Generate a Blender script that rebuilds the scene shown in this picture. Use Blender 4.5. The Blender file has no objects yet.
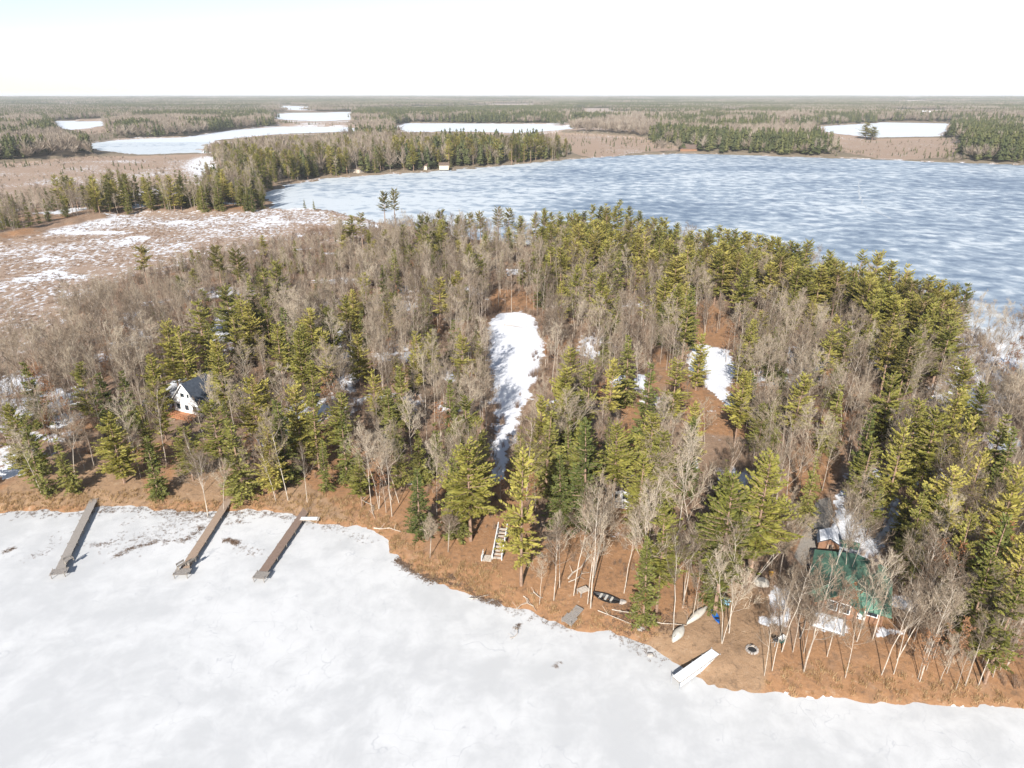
import bpy, math, random
import numpy as np
from mathutils import Vector, Matrix

S = bpy.context.scene
COL = S.collection
R = math.radians
random.seed(7)
rng = np.random.default_rng(7)

# ------------------------------------------------------------------ camera, sky, sun
W, HH, F = 1024, 768, 683.0
CAMH = 60.0
PITCH = R(23.0)
cam_d = bpy.data.cameras.new('camera')
cam = bpy.data.objects.new('camera', cam_d)
COL.objects.link(cam)
cam.location = (0, 0, CAMH)
cam.rotation_euler = (R(90) - PITCH, 0, 0)
cam_d.sensor_width = 36
cam_d.lens = F / W * 36
cam_d.clip_start = 1
cam_d.clip_end = 90000
S.camera = cam

SUN_EL, SUN_AZ = R(31), R(180 + 15)      # azimuth clockwise from +Y: behind the camera, a little to its left
world = bpy.data.worlds.new('World')
S.world = world
world.use_nodes = True
wn = world.node_tree
bg = wn.nodes['Background']
sky = wn.nodes.new('ShaderNodeTexSky')
sky.sky_type = 'NISHITA'
sky.sun_disc = False
sky.sun_elevation = SUN_EL
sky.sun_rotation = SUN_AZ
sky.air_density = 1.0
sky.dust_density = 0.2
sky.ozone_density = 2.0
hsv = wn.nodes.new('ShaderNodeHueSaturation')      # a thin white winter veil over the blue
hsv.inputs['Saturation'].default_value = .75
wn.links.new(sky.outputs[0], hsv.inputs['Color'])
wn.links.new(hsv.outputs[0], bg.inputs[0])
bg.inputs[1].default_value = 0.082
sl = bpy.data.lights.new('sun', 'SUN')
sl.energy = 5.0
sl.angle = R(0.5)
sl.color = (1.0, 0.945, 0.87)
sun = bpy.data.objects.new('sun', sl)
COL.objects.link(sun)
to_sun = Vector((math.sin(SUN_AZ) * math.cos(SUN_EL), math.cos(SUN_AZ) * math.cos(SUN_EL), math.sin(SUN_EL)))
sun.rotation_euler = to_sun.to_track_quat('Z', 'Y').to_euler()
sun.location = (-100, -200, 300)
S.view_settings.view_transform = 'Standard'
S.view_settings.look = 'None'
S.view_settings.exposure = 1.0
S.view_settings.gamma = 1
S.render.engine = 'CYCLES'
S.cycles.max_bounces = 4
S.cycles.diffuse_bounces = 2
S.cycles.glossy_bounces = 1
S.cycles.transmission_bounces = 1
S.cycles.volume_bounces = 0
S.cycles.transparent_max_bounces = 4
S.cycles.use_denoising = True
S.cycles.use_adaptive_sampling = True
S.cycles.adaptive_threshold = 0.02
S.render.use_persistent_data = False

# ------------------------------------------------------------------ projection
def unproj(px, py, z=0.0):
    a = (px - W / 2) / F
    b = (HH / 2 - py) / F
    d = (a, math.cos(PITCH) + b * math.sin(PITCH), -math.sin(PITCH) + b * math.cos(PITCH))
    t = (z - CAMH) / d[2]
    return (t * d[0], t * d[1])

def proj(x, y, z):
    zc = z - CAMH
    dep = y * math.cos(PITCH) - zc * math.sin(PITCH)
    up = y * math.sin(PITCH) + zc * math.cos(PITCH)
    return W / 2 + F * x / dep, HH / 2 - F * up / dep

def poly(pts, z=0.0):
    return np.array([unproj(p[0], p[1], z) for p in pts])

def inside(P, X, Y):
    res = np.zeros(X.shape, bool)
    n = len(P)
    for i in range(n):
        x1, y1 = P[i]
        x2, y2 = P[(i + 1) % n]
        if y1 == y2:
            continue
        c = ((y1 > Y) != (y2 > Y)) & (X < (x2 - x1) * (Y - y1) / (y2 - y1) + x1)
        res ^= c
    return res

def pin(P, x, y):
    c = False
    x1, y1 = P[-1]
    for x2, y2 in P:
        if (y1 > y) != (y2 > y) and x < (x2 - x1) * (y - y1) / (y2 - y1) + x1:
            c = not c
        x1, y1 = x2, y2
    return c

def pdist(P, X, Y):
    best = np.full(X.shape, 1e18)
    n = len(P)
    for i in range(n):
        x1, y1 = P[i]
        x2, y2 = P[(i + 1) % n]
        dx, dy = x2 - x1, y2 - y1
        L = dx * dx + dy * dy + 1e-9
        t = np.clip(((X - x1) * dx + (Y - y1) * dy) / L, 0, 1)
        d = (X - x1 - t * dx) ** 2 + (Y - y1 - t * dy) ** 2
        best = np.minimum(best, d)
    return np.sqrt(best)

def sdist(P, X, Y):            # negative inside
    lo, hi = P.min(0), P.max(0)
    d = pdist(P, X, Y)
    return np.where(inside(P, X, Y), -d, d)

def vnoise(X, Y, s, seed=0):
    x = X / s; y = Y / s
    xi = np.floor(x).astype(np.int64); yi = np.floor(y).astype(np.int64)
    fx = x - xi; fy = y - yi
    fx = fx * fx * (3 - 2 * fx); fy = fy * fy * (3 - 2 * fy)
    def h(a, b):
        n = (a * 374761393 + b * 668265263 + seed * 974711) & 0x7fffffff
        n = ((n ^ (n >> 13)) * 1274126177) & 0x7fffffff
        n = n ^ (n >> 16)
        return (n & 0xffff) / 65535.0
    return (h(xi, yi) * (1 - fx) + h(xi + 1, yi) * fx) * (1 - fy) + (h(xi, yi + 1) * (1 - fx) + h(xi + 1, yi + 1) * fx) * fy

def fbm(X, Y, s, seed=0, o=3):
    v = 0; a = 1; t = 0
    for i in range(o):
        v = v + a * vnoise(X, Y, s / 2 ** i, seed + i * 17)
        t += a
        a *= .5
    return v / t

# ------------------------------------------------------------------ layout, as outlines on the ground
NEAR = [(-60, 512), (0, 511), (40, 509), (75, 512), (100, 508), (130, 506), (165, 509), (200, 513), (232, 512), (262, 510), (300, 516), (330, 524),
        (352, 524), (378, 532), (392, 552), (405, 566), (440, 585), (470, 592), (500, 603), (540, 615), (570, 627), (592, 631),
        (610, 630), (640, 645), (664, 656), (684, 668), (705, 682), (740, 690), (790, 694), (850, 700), (920, 704), (1000, 706), (1100, 712)]
near = poly(NEAR)
near = np.vstack([[[-1500, near[0][1] + 40]], near, [[700, near[-1][1] - 20], [1500, 20], [1500, -3000], [-1500, -3000]]])
MAIN = poly([(262, 196), (285, 186), (330, 178), (420, 172.5), (500, 166), (560, 160.5), (620, 156), (684, 153.5), (740, 155), (800, 157), (860, 159),
             (930, 162), (1024, 165), (1200, 170), (1500, 190), (1500, 400), (1100, 405), (1040, 390), (1022, 362), (985, 335), (960, 322), (930, 315), (850, 298),
             (780, 283), (700, 268), (640, 256), (540, 248), (470, 240), (420, 230), (380, 222), (335, 211), (300, 208), (272, 209)])
LAKES = [near, MAIN,
         poly([(88, 144), (117, 140), (187, 137), (233, 130), (283, 126.5), (345, 127), (372, 130), (340, 133), (262, 136), (215, 141), (202, 146), (200, 153.5), (140, 155.5), (95, 150)]),
         poly([(48, 121), (75, 121), (103, 121.5), (104, 126), (80, 129), (66, 130)]),
         poly([(266, 114), (300, 112.5), (352, 112), (352, 120), (320, 122), (280, 119.5)]),
         poly([(276, 105.5), (310, 106.5), (308, 111), (286, 110)]),
         poly([(389, 127), (409, 123), (475, 123.5), (542, 124), (578, 128), (555, 131), (519, 133.5), (452, 132.5), (409, 132)]),
         poly([(812, 127), (867, 123.5), (890, 122), (947, 123), (950, 128), (937, 137.5), (874, 138.5), (844, 135), (824, 131.5)]),
         ]
MARSHES = [poly([(-500, 440), (-60, 415), (10, 378), (50, 338), (95, 303), (150, 280), (220, 264), (320, 247), (390, 238), (385, 219), (335, 211), (270, 209),
                 (235, 214), (190, 212), (140, 213), (100, 222), (0, 243), (-400, 290)]),
           poly([(-200, 172), (0, 166), (90, 158), (150, 157), (205, 155), (218, 168), (226, 184), (205, 188), (205, 192), (190, 198), (140, 200), (60, 203), (0, 214), (-200, 235)]),
           poly([(535, 133), (600, 136), (650, 140), (655, 146), (705, 150), (640, 153.5), (585, 159), (562, 150), (545, 141)]),
           poly([(845, 138), (880, 140), (930, 139), (955, 141), (968, 150), (950, 159), (900, 161), (850, 156), (830, 146)]),
           poly([(66, 130), (104, 127), (118, 132), (90, 137)]),
           poly([(380, 130), (450, 134), (540, 134), (545, 136), (500, 139), (400, 135)]),
           poly([(200, 150), (215, 141), (245, 143), (235, 150), (212, 168)]),
           ]
CLEAR = poly([(490, 324), (500, 315), (520, 313), (536, 319), (543, 345), (540, 370), (526, 396), (511, 425), (504, 468), (496, 480), (493, 440), (499, 405), (491, 370), (487, 340)], 2.2)
CLEAR2 = poly([(688, 352), (702, 345), (729, 350), (735, 365), (728, 390), (724, 432), (706, 434), (706, 395), (690, 374)], 2.2)
DRIVE = poly([(795, 556), (806, 525), (817, 500), (829, 498), (833, 512), (825, 540), (818, 560), (803, 565)], 1.8)
RUST = [poly([(626, 405), (657, 410), (652, 440), (640, 470), (620, 472), (624, 430)], 2.2),
        poly([(488, 505), (505, 500), (548, 540), (565, 592), (520, 600), (460, 575), (452, 550), (470, 535)], 1.8),
        poly([(560, 560), (570, 520), (600, 490), (640, 500), (640, 560), (635, 610), (590, 622), (555, 605)], 1.8),
        poly([(800, 455), (830, 400), (845, 410), (835, 470), (815, 500), (790, 545), (772, 540)], 2),
        poly([(690, 545), (700, 590), (650, 620), (640, 590)], 1.8),
        poly([(700, 300), (735, 320), (730, 348), (700, 345)], 2),
        poly([(745, 430), (760, 440), (690, 430), (680, 390), (690, 380)], 2),
        poly([(490, 290), (540, 295), (540, 310), (495, 312)], 2),
        poly([(470, 470), (400, 520), (380, 505), (440, 470)], 1.8),
        poly([(318, 430), (365, 430), (380, 470), (330, 505), (295, 500)], 1.8)]
LAWN = [poly([(700, 600), (738, 583), (768, 596), (775, 640), (760, 690), (690, 690), (640, 645), (660, 625)], 1.2),
        poly([(168, 495), (180, 452), (228, 446), (250, 495)], 1.6),
        poly([(-20, 500), (20, 478), (70, 455), (128, 455), (150, 498)], 1.4),
        poly([(260, 497), (300, 480), (330, 500), (350, 515), (300, 512)], 1.2)]
SNOWB = [(514, 345, 25, 32), (510, 395, 12, 40), (500, 455, 8, 26), (710, 366, 24, 20), (716, 405, 12, 28), (405, 300, 16, 16), (345, 340, 10, 24), (350, 375, 12, 18),
         (223, 332, 16, 22), (185, 388, 22, 12), (205, 396, 12, 8), (30, 405, 50, 12), (10, 385, 30, 12), (60, 420, 20, 8), (133, 322, 12, 10), (595, 348, 20, 14), (640, 385, 8, 12),
         (690, 468, 9, 14), (735, 478, 20, 12), (850, 530, 16, 22), (845, 520, 14, 30), (858, 545, 28, 14), (780, 605, 12, 22), (790, 640, 12, 8), (785, 664, 26, 7), (832, 628, 16, 16), (897, 636, 22, 10),
         (868, 642, 14, 8), (1000, 360, 60, 40), (960, 395, 30, 22), (890, 358, 24, 14), (880, 520, 26, 30), (820, 545, 14, 8), (388, 512, 22, 9), (400, 522, 16, 6),
         (560, 305, 10, 6), (690, 300, 14, 8), (930, 430, 20, 14), (620, 385, 10, 10), (640, 470, 10, 8), (450, 375, 10, 10), (1000, 440, 20, 14), (655, 405, 14, 10),
         (500, 300, 14, 5), (770, 540, 10, 8), (905, 600, 14, 10), (620, 548, 6, 5), (765, 618, 8, 12), (740, 690, 90, 10), (840, 690, 80, 9), (960, 690, 70, 8)]
SB = [(*unproj(a, b, 2), c / F * math.hypot(b, 0) * 0 + c, d, b) for a, b, c, d in SNOWB]

def blob(X, Y, px, py, rx, ry, z=2.0):
    cx, cy = unproj(px, py, z)
    ax, ay = unproj(px + rx, py, z)
    u, v = unproj(px, py - ry, z)
    w = abs(ax - cx); l = math.hypot(u - cx, v - cy)
    dx, dy = (u - cx) / l, (v - cy) / l
    s = (X - cx) * dx + (Y - cy) * dy
    t = (X - cx) * dy - (Y - cy) * dx
    return np.sqrt((s / l) ** 2 + (t / w) ** 2)

def fields(X, Y):
    """height and ground cover at world points"""
    X = np.asarray(X, float); Y = np.asarray(Y, float)
    D = np.hypot(X, Y)
    amp = np.clip((D - 60) / 40, 0.4, 8)
    JX = X + (fbm(X, Y, 7, 1) - .5) * 2.2 * amp
    JY = Y + (fbm(X, Y, 7, 5) - .5) * 2.2 * amp
    JX = JX + (fbm(X, Y, 1.8, 41, 2) - .5) * 1.5
    JY = JY + (fbm(X, Y, 1.8, 43, 2) - .5) * 1.5
    sd = np.full(X.shape, 1e9)
    for k, P in enumerate(LAKES):
        sd = np.minimum(sd, sdist(P, JX, JY))
    marsh = np.zeros(X.shape)
    for P in MARSHES:
        s = sdist(P, JX + (fbm(X, Y, 25, 9) - .5) * amp * 2, JY)
        marsh = np.maximum(marsh, np.clip(.5 - s / 14, 0, 1))
    sp = np.maximum(sd, 0)
    far = np.clip((D - 500) / 600, 0, 1)
    h = (1.1 * (1 - np.exp(-sp / 3.0)) + 1.6 * (1 - np.exp(-sp / 45)) * (1 - marsh)) * (1 - .72 * marsh)
    h += (fbm(X, Y, 30, 21) - .5) * 1.0 * (1 - marsh) * np.clip(sp / 12, 0, 1)
    h += (fbm(X, Y, 3, 23) - .5) * .25 * np.clip(sp / 2, 0, 1)
    h += far * np.clip(sp / 60, 0, 1) * fbm(X, Y, 900, 31) * 6 * (1 - marsh)
    h += np.clip((D - 3000) / 6000, 0, 1) * fbm(X, Y, 2500, 35) * 26 * np.clip(sp / 60, 0, 1)
    h = np.where(sd < 0, np.maximum(sd * .5, -1.2), h)
    return h, sd, marsh

def height(x, y):
    return float(fields(np.array([x]), np.array([y]))[0][0])

# ------------------------------------------------------------------ materials
def mat(name):
    m = bpy.data.materials.new(name)
    m.use_nodes = True
    nt = m.node_tree
    b = nt.nodes['Principled BSDF']
    b.inputs['Roughness'].default_value = .85
    b.inputs['Specular IOR Level'].default_value = .25
    return m, nt, b

def N(nt, t, **kw):
    n = nt.nodes.new('ShaderNode' + t)
    for k, v in kw.items():
        setattr(n, k, v)
    return n

def L(nt, a, b):
    nt.links.new(a, b)

def noise(nt, scale, detail=3, rough=.55, vec=None, stretch=None, dist=0):
    n = N(nt, 'TexNoise')
    n.inputs['Scale'].default_value = scale
    n.inputs['Detail'].default_value = detail
    n.inputs['Roughness'].default_value = rough
    n.inputs['Distortion'].default_value = dist
    if vec is None:
        g = N(nt, 'NewGeometry')
        vec = g.outputs['Position']
    if stretch:
        mp = N(nt, 'Mapping')
        mp.inputs['Scale'].default_value = stretch[:3]
        if len(stretch) > 3:
            mp.inputs['Rotation'].default_value = (0, 0, stretch[3])
        L(nt, vec, mp.inputs['Vector'])
        vec = mp.outputs[0]
    L(nt, vec, n.inputs['Vector'])
    return n.outputs['Fac']

def ramp(nt, fac, stops):
    r = N(nt, 'ValToRGB')
    e = r.color_ramp.elements
    while len(e) > 1:
        e.remove(e[-1])
    e[0].position = stops[0][0]
    e[0].color = (*stops[0][1], 1)
    for p, c in stops[1:]:
        k = e.new(p)
        k.color = (*c, 1)
    L(nt, fac, r.inputs[0])
    return r.outputs[0]

def mix(nt, fac, a, b):
    m = N(nt, 'Mix', data_type='RGBA')
    for s, v in ((m.inputs[0], fac), (m.inputs[6], a), (m.inputs[7], b)):
        if hasattr(v, 'is_linked'):
            L(nt, v, s)
        elif isinstance(v, (int, float)):
            s.default_value = v
        else:
            s.default_value = (*v, 1)
    return m.outputs[2]

def maths(nt, op, a, b=None, c=None, clamp=False):
    m = N(nt, 'Math', operation=op, use_clamp=clamp)
    for i, v in enumerate((a, b, c)):
        if v is None:
            continue
        if hasattr(v, 'is_linked'):
            L(nt, v, m.inputs[i])
        else:
            m.inputs[i].default_value = v
    return m.outputs[0]

def smooth(nt, v, lo, hi):
    m = N(nt, 'MapRange', interpolation_type='SMOOTHSTEP')
    L(nt, v, m.inputs[0])
    m.inputs[1].default_value = lo
    m.inputs[2].default_value = hi
    return m.outputs[0]

def attr(nt, name):
    a = N(nt, 'Attribute', attribute_name=name)
    return a.outputs['Fac']

def plain(name, c, c2=None, scale=3, rough=.8, spec=.25, metal=0, stretch=None):
    m, nt, b = mat(name)
    c2 = c2 or tuple(v * .65 for v in c)
    tc = N(nt, 'TexCoord')
    f = noise(nt, scale, 4, .6, tc.outputs['Object'], stretch)
    L(nt, ramp(nt, f, [(.3, c2), (.65, c)]), b.inputs['Base Color'])
    b.inputs['Roughness'].default_value = rough
    b.inputs['Specular IOR Level'].default_value = spec
    b.inputs['Metallic'].default_value = metal
    return m

def leafmat(name, stops, rough=.7, bright=.35, trans=.3):
    """needles / twigs: tone by tree and by spray"""
    m, nt, b = mat(name)
    oi = N(nt, 'ObjectInfo')
    g = N(nt, 'NewGeometry')
    v = maths(nt, 'MULTIPLY', oi.outputs['Random'], 1 - bright)
    v = maths(nt, 'MULTIPLY_ADD', g.outputs['Random Per Island'], bright, v)
    L(nt, ramp(nt, v, stops), b.inputs['Base Color'])
    b.inputs['Roughness'].default_value = rough
    b.inputs['Specular IOR Level'].default_value = .2
    if trans:
        tr = N(nt, 'BsdfTranslucent')
        L(nt, b.inputs['Base Color'].links[0].from_socket, tr.inputs['Color'])
        ms = N(nt, 'MixShader')
        ms.inputs[0].default_value = trans
        L(nt, b.outputs[0], ms.inputs[1]); L(nt, tr.outputs[0], ms.inputs[2])
        L(nt, ms.outputs[0], nt.nodes['Material Output'].inputs['Surface'])
    return m

M = {}
M['pine'] = leafmat('pine_needles', [(0, (.09, .10, .026)), (.35, (.21, .205, .046)), (.75, (.34, .30, .07)), (1, (.45, .38, .105))])
M['fir'] = leafmat('fir_needles', [(0, (.065, .085, .026)), (.5, (.16, .17, .045)), (1, (.30, .275, .075))])
M['redpine'] = leafmat('red_pine_needles', [(0, (.09, .09, .026)), (.5, (.20, .175, .042)), (1, (.32, .26, .07))])
M['twig'] = leafmat('bare_twigs', [(0, (.085, .062, .044)), (.3, (.195, .146, .104)), (.65, (.35, .28, .205)), (1, (.58, .50, .39))], bright=.3)
M['scrub'] = leafmat('scrub_twigs', [(0, (.13, .08, .055)), (.5, (.27, .185, .13)), (1, (.42, .32, .23))], bright=.4)
M['rustleaf'] = leafmat('dead_oak_leaves', [(0, (.19, .08, .035)), (.5, (.33, .155, .07)), (1, (.42, .24, .13))], bright=.5)
M['farfir'] = leafmat('distant_needles', [(0, (.045, .06, .025)), (.5, (.095, .105, .04)), (1, (.17, .165, .06))], bright=.4)
M['fartwig'] = leafmat('distant_twigs', [(0, (.15, .115, .085)), (.5, (.28, .225, .175)), (1, (.42, .36, .29))], bright=.4)
M['bark'] = plain('grey_bark', (.40, .34, .28), (.20, .16, .13), 2.5)
M['birchbark'] = plain('birch_bark', (.52, .46, .39), (.25, .21, .17), 3.5, stretch=(1, 1, .4))
M['pinebark'] = plain('pine_bark', (.30, .20, .14), (.15, .10, .075), 3)
M['straw'] = leafmat('dry_grass_blades', [(0, (.26, .15, .07)), (.5, (.40, .26, .13)), (1, (.52, .39, .23))], bright=.6)
M['rock'] = plain('shore_stone', (.38, .35, .32), (.2, .18, .17), 2)
M['greywood'] = plain('weathered_boards', (.30, .275, .25), (.17, .15, .135), 3, stretch=(1, 6, 1))
M['tanwood'] = plain('tan_boards', (.33, .25, .19), (.19, .135, .10), 3, stretch=(1, 6, 1))
M['brownwood'] = plain('dark_brown_boards', (.23, .165, .13), (.12, .085, .07), 3, stretch=(1, 6, 1))
M['post'] = plain('grey_posts', (.25, .22, .19), None, 4)
M['white'] = plain('white_paint', (.80, .80, .78), (.66, .66, .64), 2)
M['snow'] = plain('packed_snow', (.68, .70, .73), (.6, .62, .66), 1.5)
M['greenroof'] = plain('green_roofing', (.10, .20, .14), (.04, .09, .068), .7, rough=.65)
M['darkroof'] = plain('dark_shingles', (.07, .085, .11), (.04, .05, .07), 2)
M['brownroof'] = plain('brown_shingles', (.14, .10, .08), None, 2)
M['siding'] = plain('brown_siding', (.24, .13, .08), (.15, .085, .05), 3, stretch=(1, 1, 8))
M['whitesiding'] = plain('white_siding', (.80, .81, .82), (.70, .71, .73), 3, stretch=(.5, .5, 8))
M['tansiding'] = plain('tan_siding', (.55, .47, .38), None, 3, stretch=(.5, .5, 8))
M['glass'] = plain('window_glass', (.03, .04, .05), (.02, .025, .03), 2, rough=.12, spec=.6)
M['deck'] = plain('red_brown_decking', (.42, .20, .10), (.3, .13, .07), 3, stretch=(8, 1, 1))
M['hullwhite'] = plain('cream_hull', (.50, .47, .41), (.38, .35, .31), 2, rough=.4)
M['hullgrey'] = plain('grey_hull', (.52, .50, .45), (.36, .34, .3), 2, rough=.45)
M['hullblue'] = plain('blue_hull', (.02, .14, .5), (.015, .1, .38), 2, rough=.35)
M['lightblue'] = plain('pale_blue_plastic', (.36, .62, .78), (.3, .54, .7), 2, rough=.4)
M['yellow'] = plain('yellow_plastic', (.8, .45, .03), (.7, .36, .02), 2, rough=.4)
M['black'] = plain('black_metal', (.03, .03, .032), None, 3, rough=.5)
M['dark'] = plain('dark_green_plastic', (.02, .10, .09), None, 3, rough=.4)
M['steel'] = plain('dull_metal', (.45, .47, .50), (.3, .32, .34), 2, rough=.4, metal=.4)
M['log'] = plain('bleached_wood', (.50, .44, .37), (.28, .23, .19), 3)
M['brick'] = plain('brown_stone', (.28, .22, .19), (.18, .14, .12), 4)

# ground
def ground_mat():
    m, nt, b = mat('forest_floor')
    n1 = noise(nt, .35, 5, .62)
    n2 = noise(nt, 1.7, 6, .78)
    nb = noise(nt, .06, 4, .6)
    base = mix(nt, n2, (.15, .10, .07), (.32, .22, .15))
    rust = mix(nt, n2, (.165, .088, .046), (.39, .22, .115))
    lawn = mix(nt, n1, (.20, .125, .075), (.35, .235, .145))
    lawn = mix(nt, maths(nt, 'MULTIPLY', smooth(nt, n2, .5, .75), .5), lawn, (.22, .12, .06))
    grav = mix(nt, n2, (.17, .15, .13), (.34, .31, .27))
    marsh = mix(nt, maths(nt, 'MULTIPLY_ADD', n2, .6, maths(nt, 'MULTIPLY', n1, .4)), (.15, .095, .065), (.42, .32, .245))
    ms = noise(nt, .62, 5, .72, stretch=(1, .55, 1, .5))
    mb = noise(nt, .018, 3, .5)
    c = mix(nt, smooth(nt, maths(nt, 'MULTIPLY_ADD', n1, .8, attr(nt, 'rust')), .7, 1.05), base, rust)
    c = mix(nt, smooth(nt, maths(nt, 'MULTIPLY_ADD', n1, .5, attr(nt, 'lawn')), .6, .9), c, lawn)
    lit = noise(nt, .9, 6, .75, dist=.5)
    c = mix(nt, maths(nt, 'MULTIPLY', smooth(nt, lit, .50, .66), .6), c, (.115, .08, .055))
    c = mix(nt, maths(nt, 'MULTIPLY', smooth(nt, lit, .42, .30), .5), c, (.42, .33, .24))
    c = mix(nt, smooth(nt, maths(nt, 'MULTIPLY_ADD', n1, .4, attr(nt, 'gravel')), .6, .8), c, grav)
    farc = mix(nt, nb, (.10, .09, .06), (.24, .185, .135))
    c = mix(nt, attr(nt, 'far'), c, farc)
    c = mix(nt, smooth(nt, attr(nt, 'marsh'), .3, .7), c, marsh)
    # snow
    sn = maths(nt, 'MULTIPLY_ADD', maths(nt, 'SUBTRACT', n1, .5), 1.3, attr(nt, 'snow'))
    sn = maths(nt, 'MULTIPLY_ADD', maths(nt, 'SUBTRACT', n2, .5), .5, sn)
    sf = smooth(nt, sn, .48, .62)
    mm = maths(nt, 'MULTIPLY_ADD', maths(nt, 'SUBTRACT', mb, .5), .55, maths(nt, 'ADD', ms, attr(nt, 'msnow')))
    mf = maths(nt, 'MULTIPLY', smooth(nt, mm, .47, .60), smooth(nt, attr(nt, 'marsh'), .4, .7))
    sf = maths(nt, 'MAXIMUM', sf, mf)
    scol = mix(nt, n1, (.55, .57, .61), (.66, .67, .70))
    c = mix(nt, sf, c, scol)
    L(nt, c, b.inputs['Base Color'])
    bp = N(nt, 'Bump')
    bp.inputs['Strength'].default_value = .7
    bp.inputs['Distance'].default_value = .25
    L(nt, n2, bp.inputs['Height'])
    L(nt, bp.outputs[0], b.inputs['Normal'])
    b.inputs['Roughness'].default_value = .95
    b.inputs['Specular IOR Level'].default_value = .1
    return m

def ice_mat():
    m, nt, b = mat('lake_ice')
    g = N(nt, 'NewGeometry')
    sx = N(nt, 'SeparateXYZ')
    L(nt, g.outputs['Position'], sx.inputs[0])
    y = sx.outputs['Y']; x = sx.outputs['X']
    # near bay: white with grey, wet looking patches
    big = noise(nt, .04, 7, .68, dist=.4)
    fine = noise(nt, .3, 5, .65, dist=.4)
    nearc = mix(nt, smooth(nt, maths(nt, 'MULTIPLY_ADD', fine, .45, big), .60, .86), (.425, .43, .435), (.525, .528, .53))
    crack = N(nt, 'TexVoronoi', feature='DISTANCE_TO_EDGE')
    mp = N(nt, 'Mapping'); mp.inputs['Scale'].default_value = (.05, .05, .05)
    nd = N(nt, 'TexNoise'); nd.inputs['Scale'].default_value = .15; nd.inputs['Detail'].default_value = 4
    L(nt, g.outputs['Position'], nd.inputs['Vector'])
    va = N(nt, 'VectorMath', operation='MULTIPLY_ADD')
    L(nt, nd.outputs['Color'], va.inputs[0]); va.inputs[1].default_value = (14, 14, 0); L(nt, g.outputs['Position'], va.inputs[2])
    L(nt, va.outputs[0], mp.inputs[0]); L(nt, mp.outputs[0], crack.inputs['Vector'])
    cr = smooth(nt, crack.outputs['Distance'], .012, 0.0)
    nearc = mix(nt, maths(nt, 'MULTIPLY', maths(nt, 'MULTIPLY', cr, smooth(nt, big, .42, .56)), .6), nearc, (.34, .35, .37))
    # far lake: blue ice with wind-blown snow streaks
    st = noise(nt, .15, 5, .6, stretch=(.8, .8, 1, .22), dist=.3)
    st2 = noise(nt, .011, 4, .6, stretch=(.6, 1.3, 1, .1), dist=.8)
    pat = maths(nt, 'MULTIPLY_ADD', st2, .62, maths(nt, 'MULTIPLY_ADD', st, 1.05, -.07))
    # whiter to the west
    wx = smooth(nt, maths(nt, 'SUBTRACT', x, maths(nt, 'MULTIPLY', maths(nt, 'SUBTRACT', y, 330.0), .12)), 60, -110)
    pat = maths(nt, 'MULTIPLY_ADD', wx, .16, pat)
    pat = maths(nt, 'MULTIPLY_ADD', smooth(nt, y, 560, 900), .06, pat)
    farc = ramp(nt, pat, [(.55, (.10, .14, .20)), (.67, (.165, .21, .27)), (.79, (.265, .315, .37)), (.92, (.46, .495, .52))])
    f1 = smooth(nt, y, 165, 190)
    c = mix(nt, f1, nearc, farc)
    f2 = smooth(nt, y, 960, 1000)
    # the inlet to the west and the far ponds are snow covered
    c = mix(nt, f2, c, mix(nt, st2, (.50, .54, .59), (.60, .63, .66)))
    L(nt, c, b.inputs['Base Color'])
    b.inputs['Roughness'].default_value = .55
    b.inputs['Specular IOR Level'].default_value = .25
    bp = N(nt, 'Bump')
    bp.inputs['Strength'].default_value = .25
    bp.inputs['Distance'].default_value = .1
    L(nt, fine, bp.inputs['Height'])
    L(nt, bp.outputs[0], b.inputs['Normal'])
    return m

# ------------------------------------------------------------------ mesh helpers
def tag(o, label=None, cat=None, group=None, kind=None):
    if label: o['label'] = label
    if cat: o['category'] = cat
    if group: o['group'] = group
    if kind: o['kind'] = kind
    return o

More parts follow.
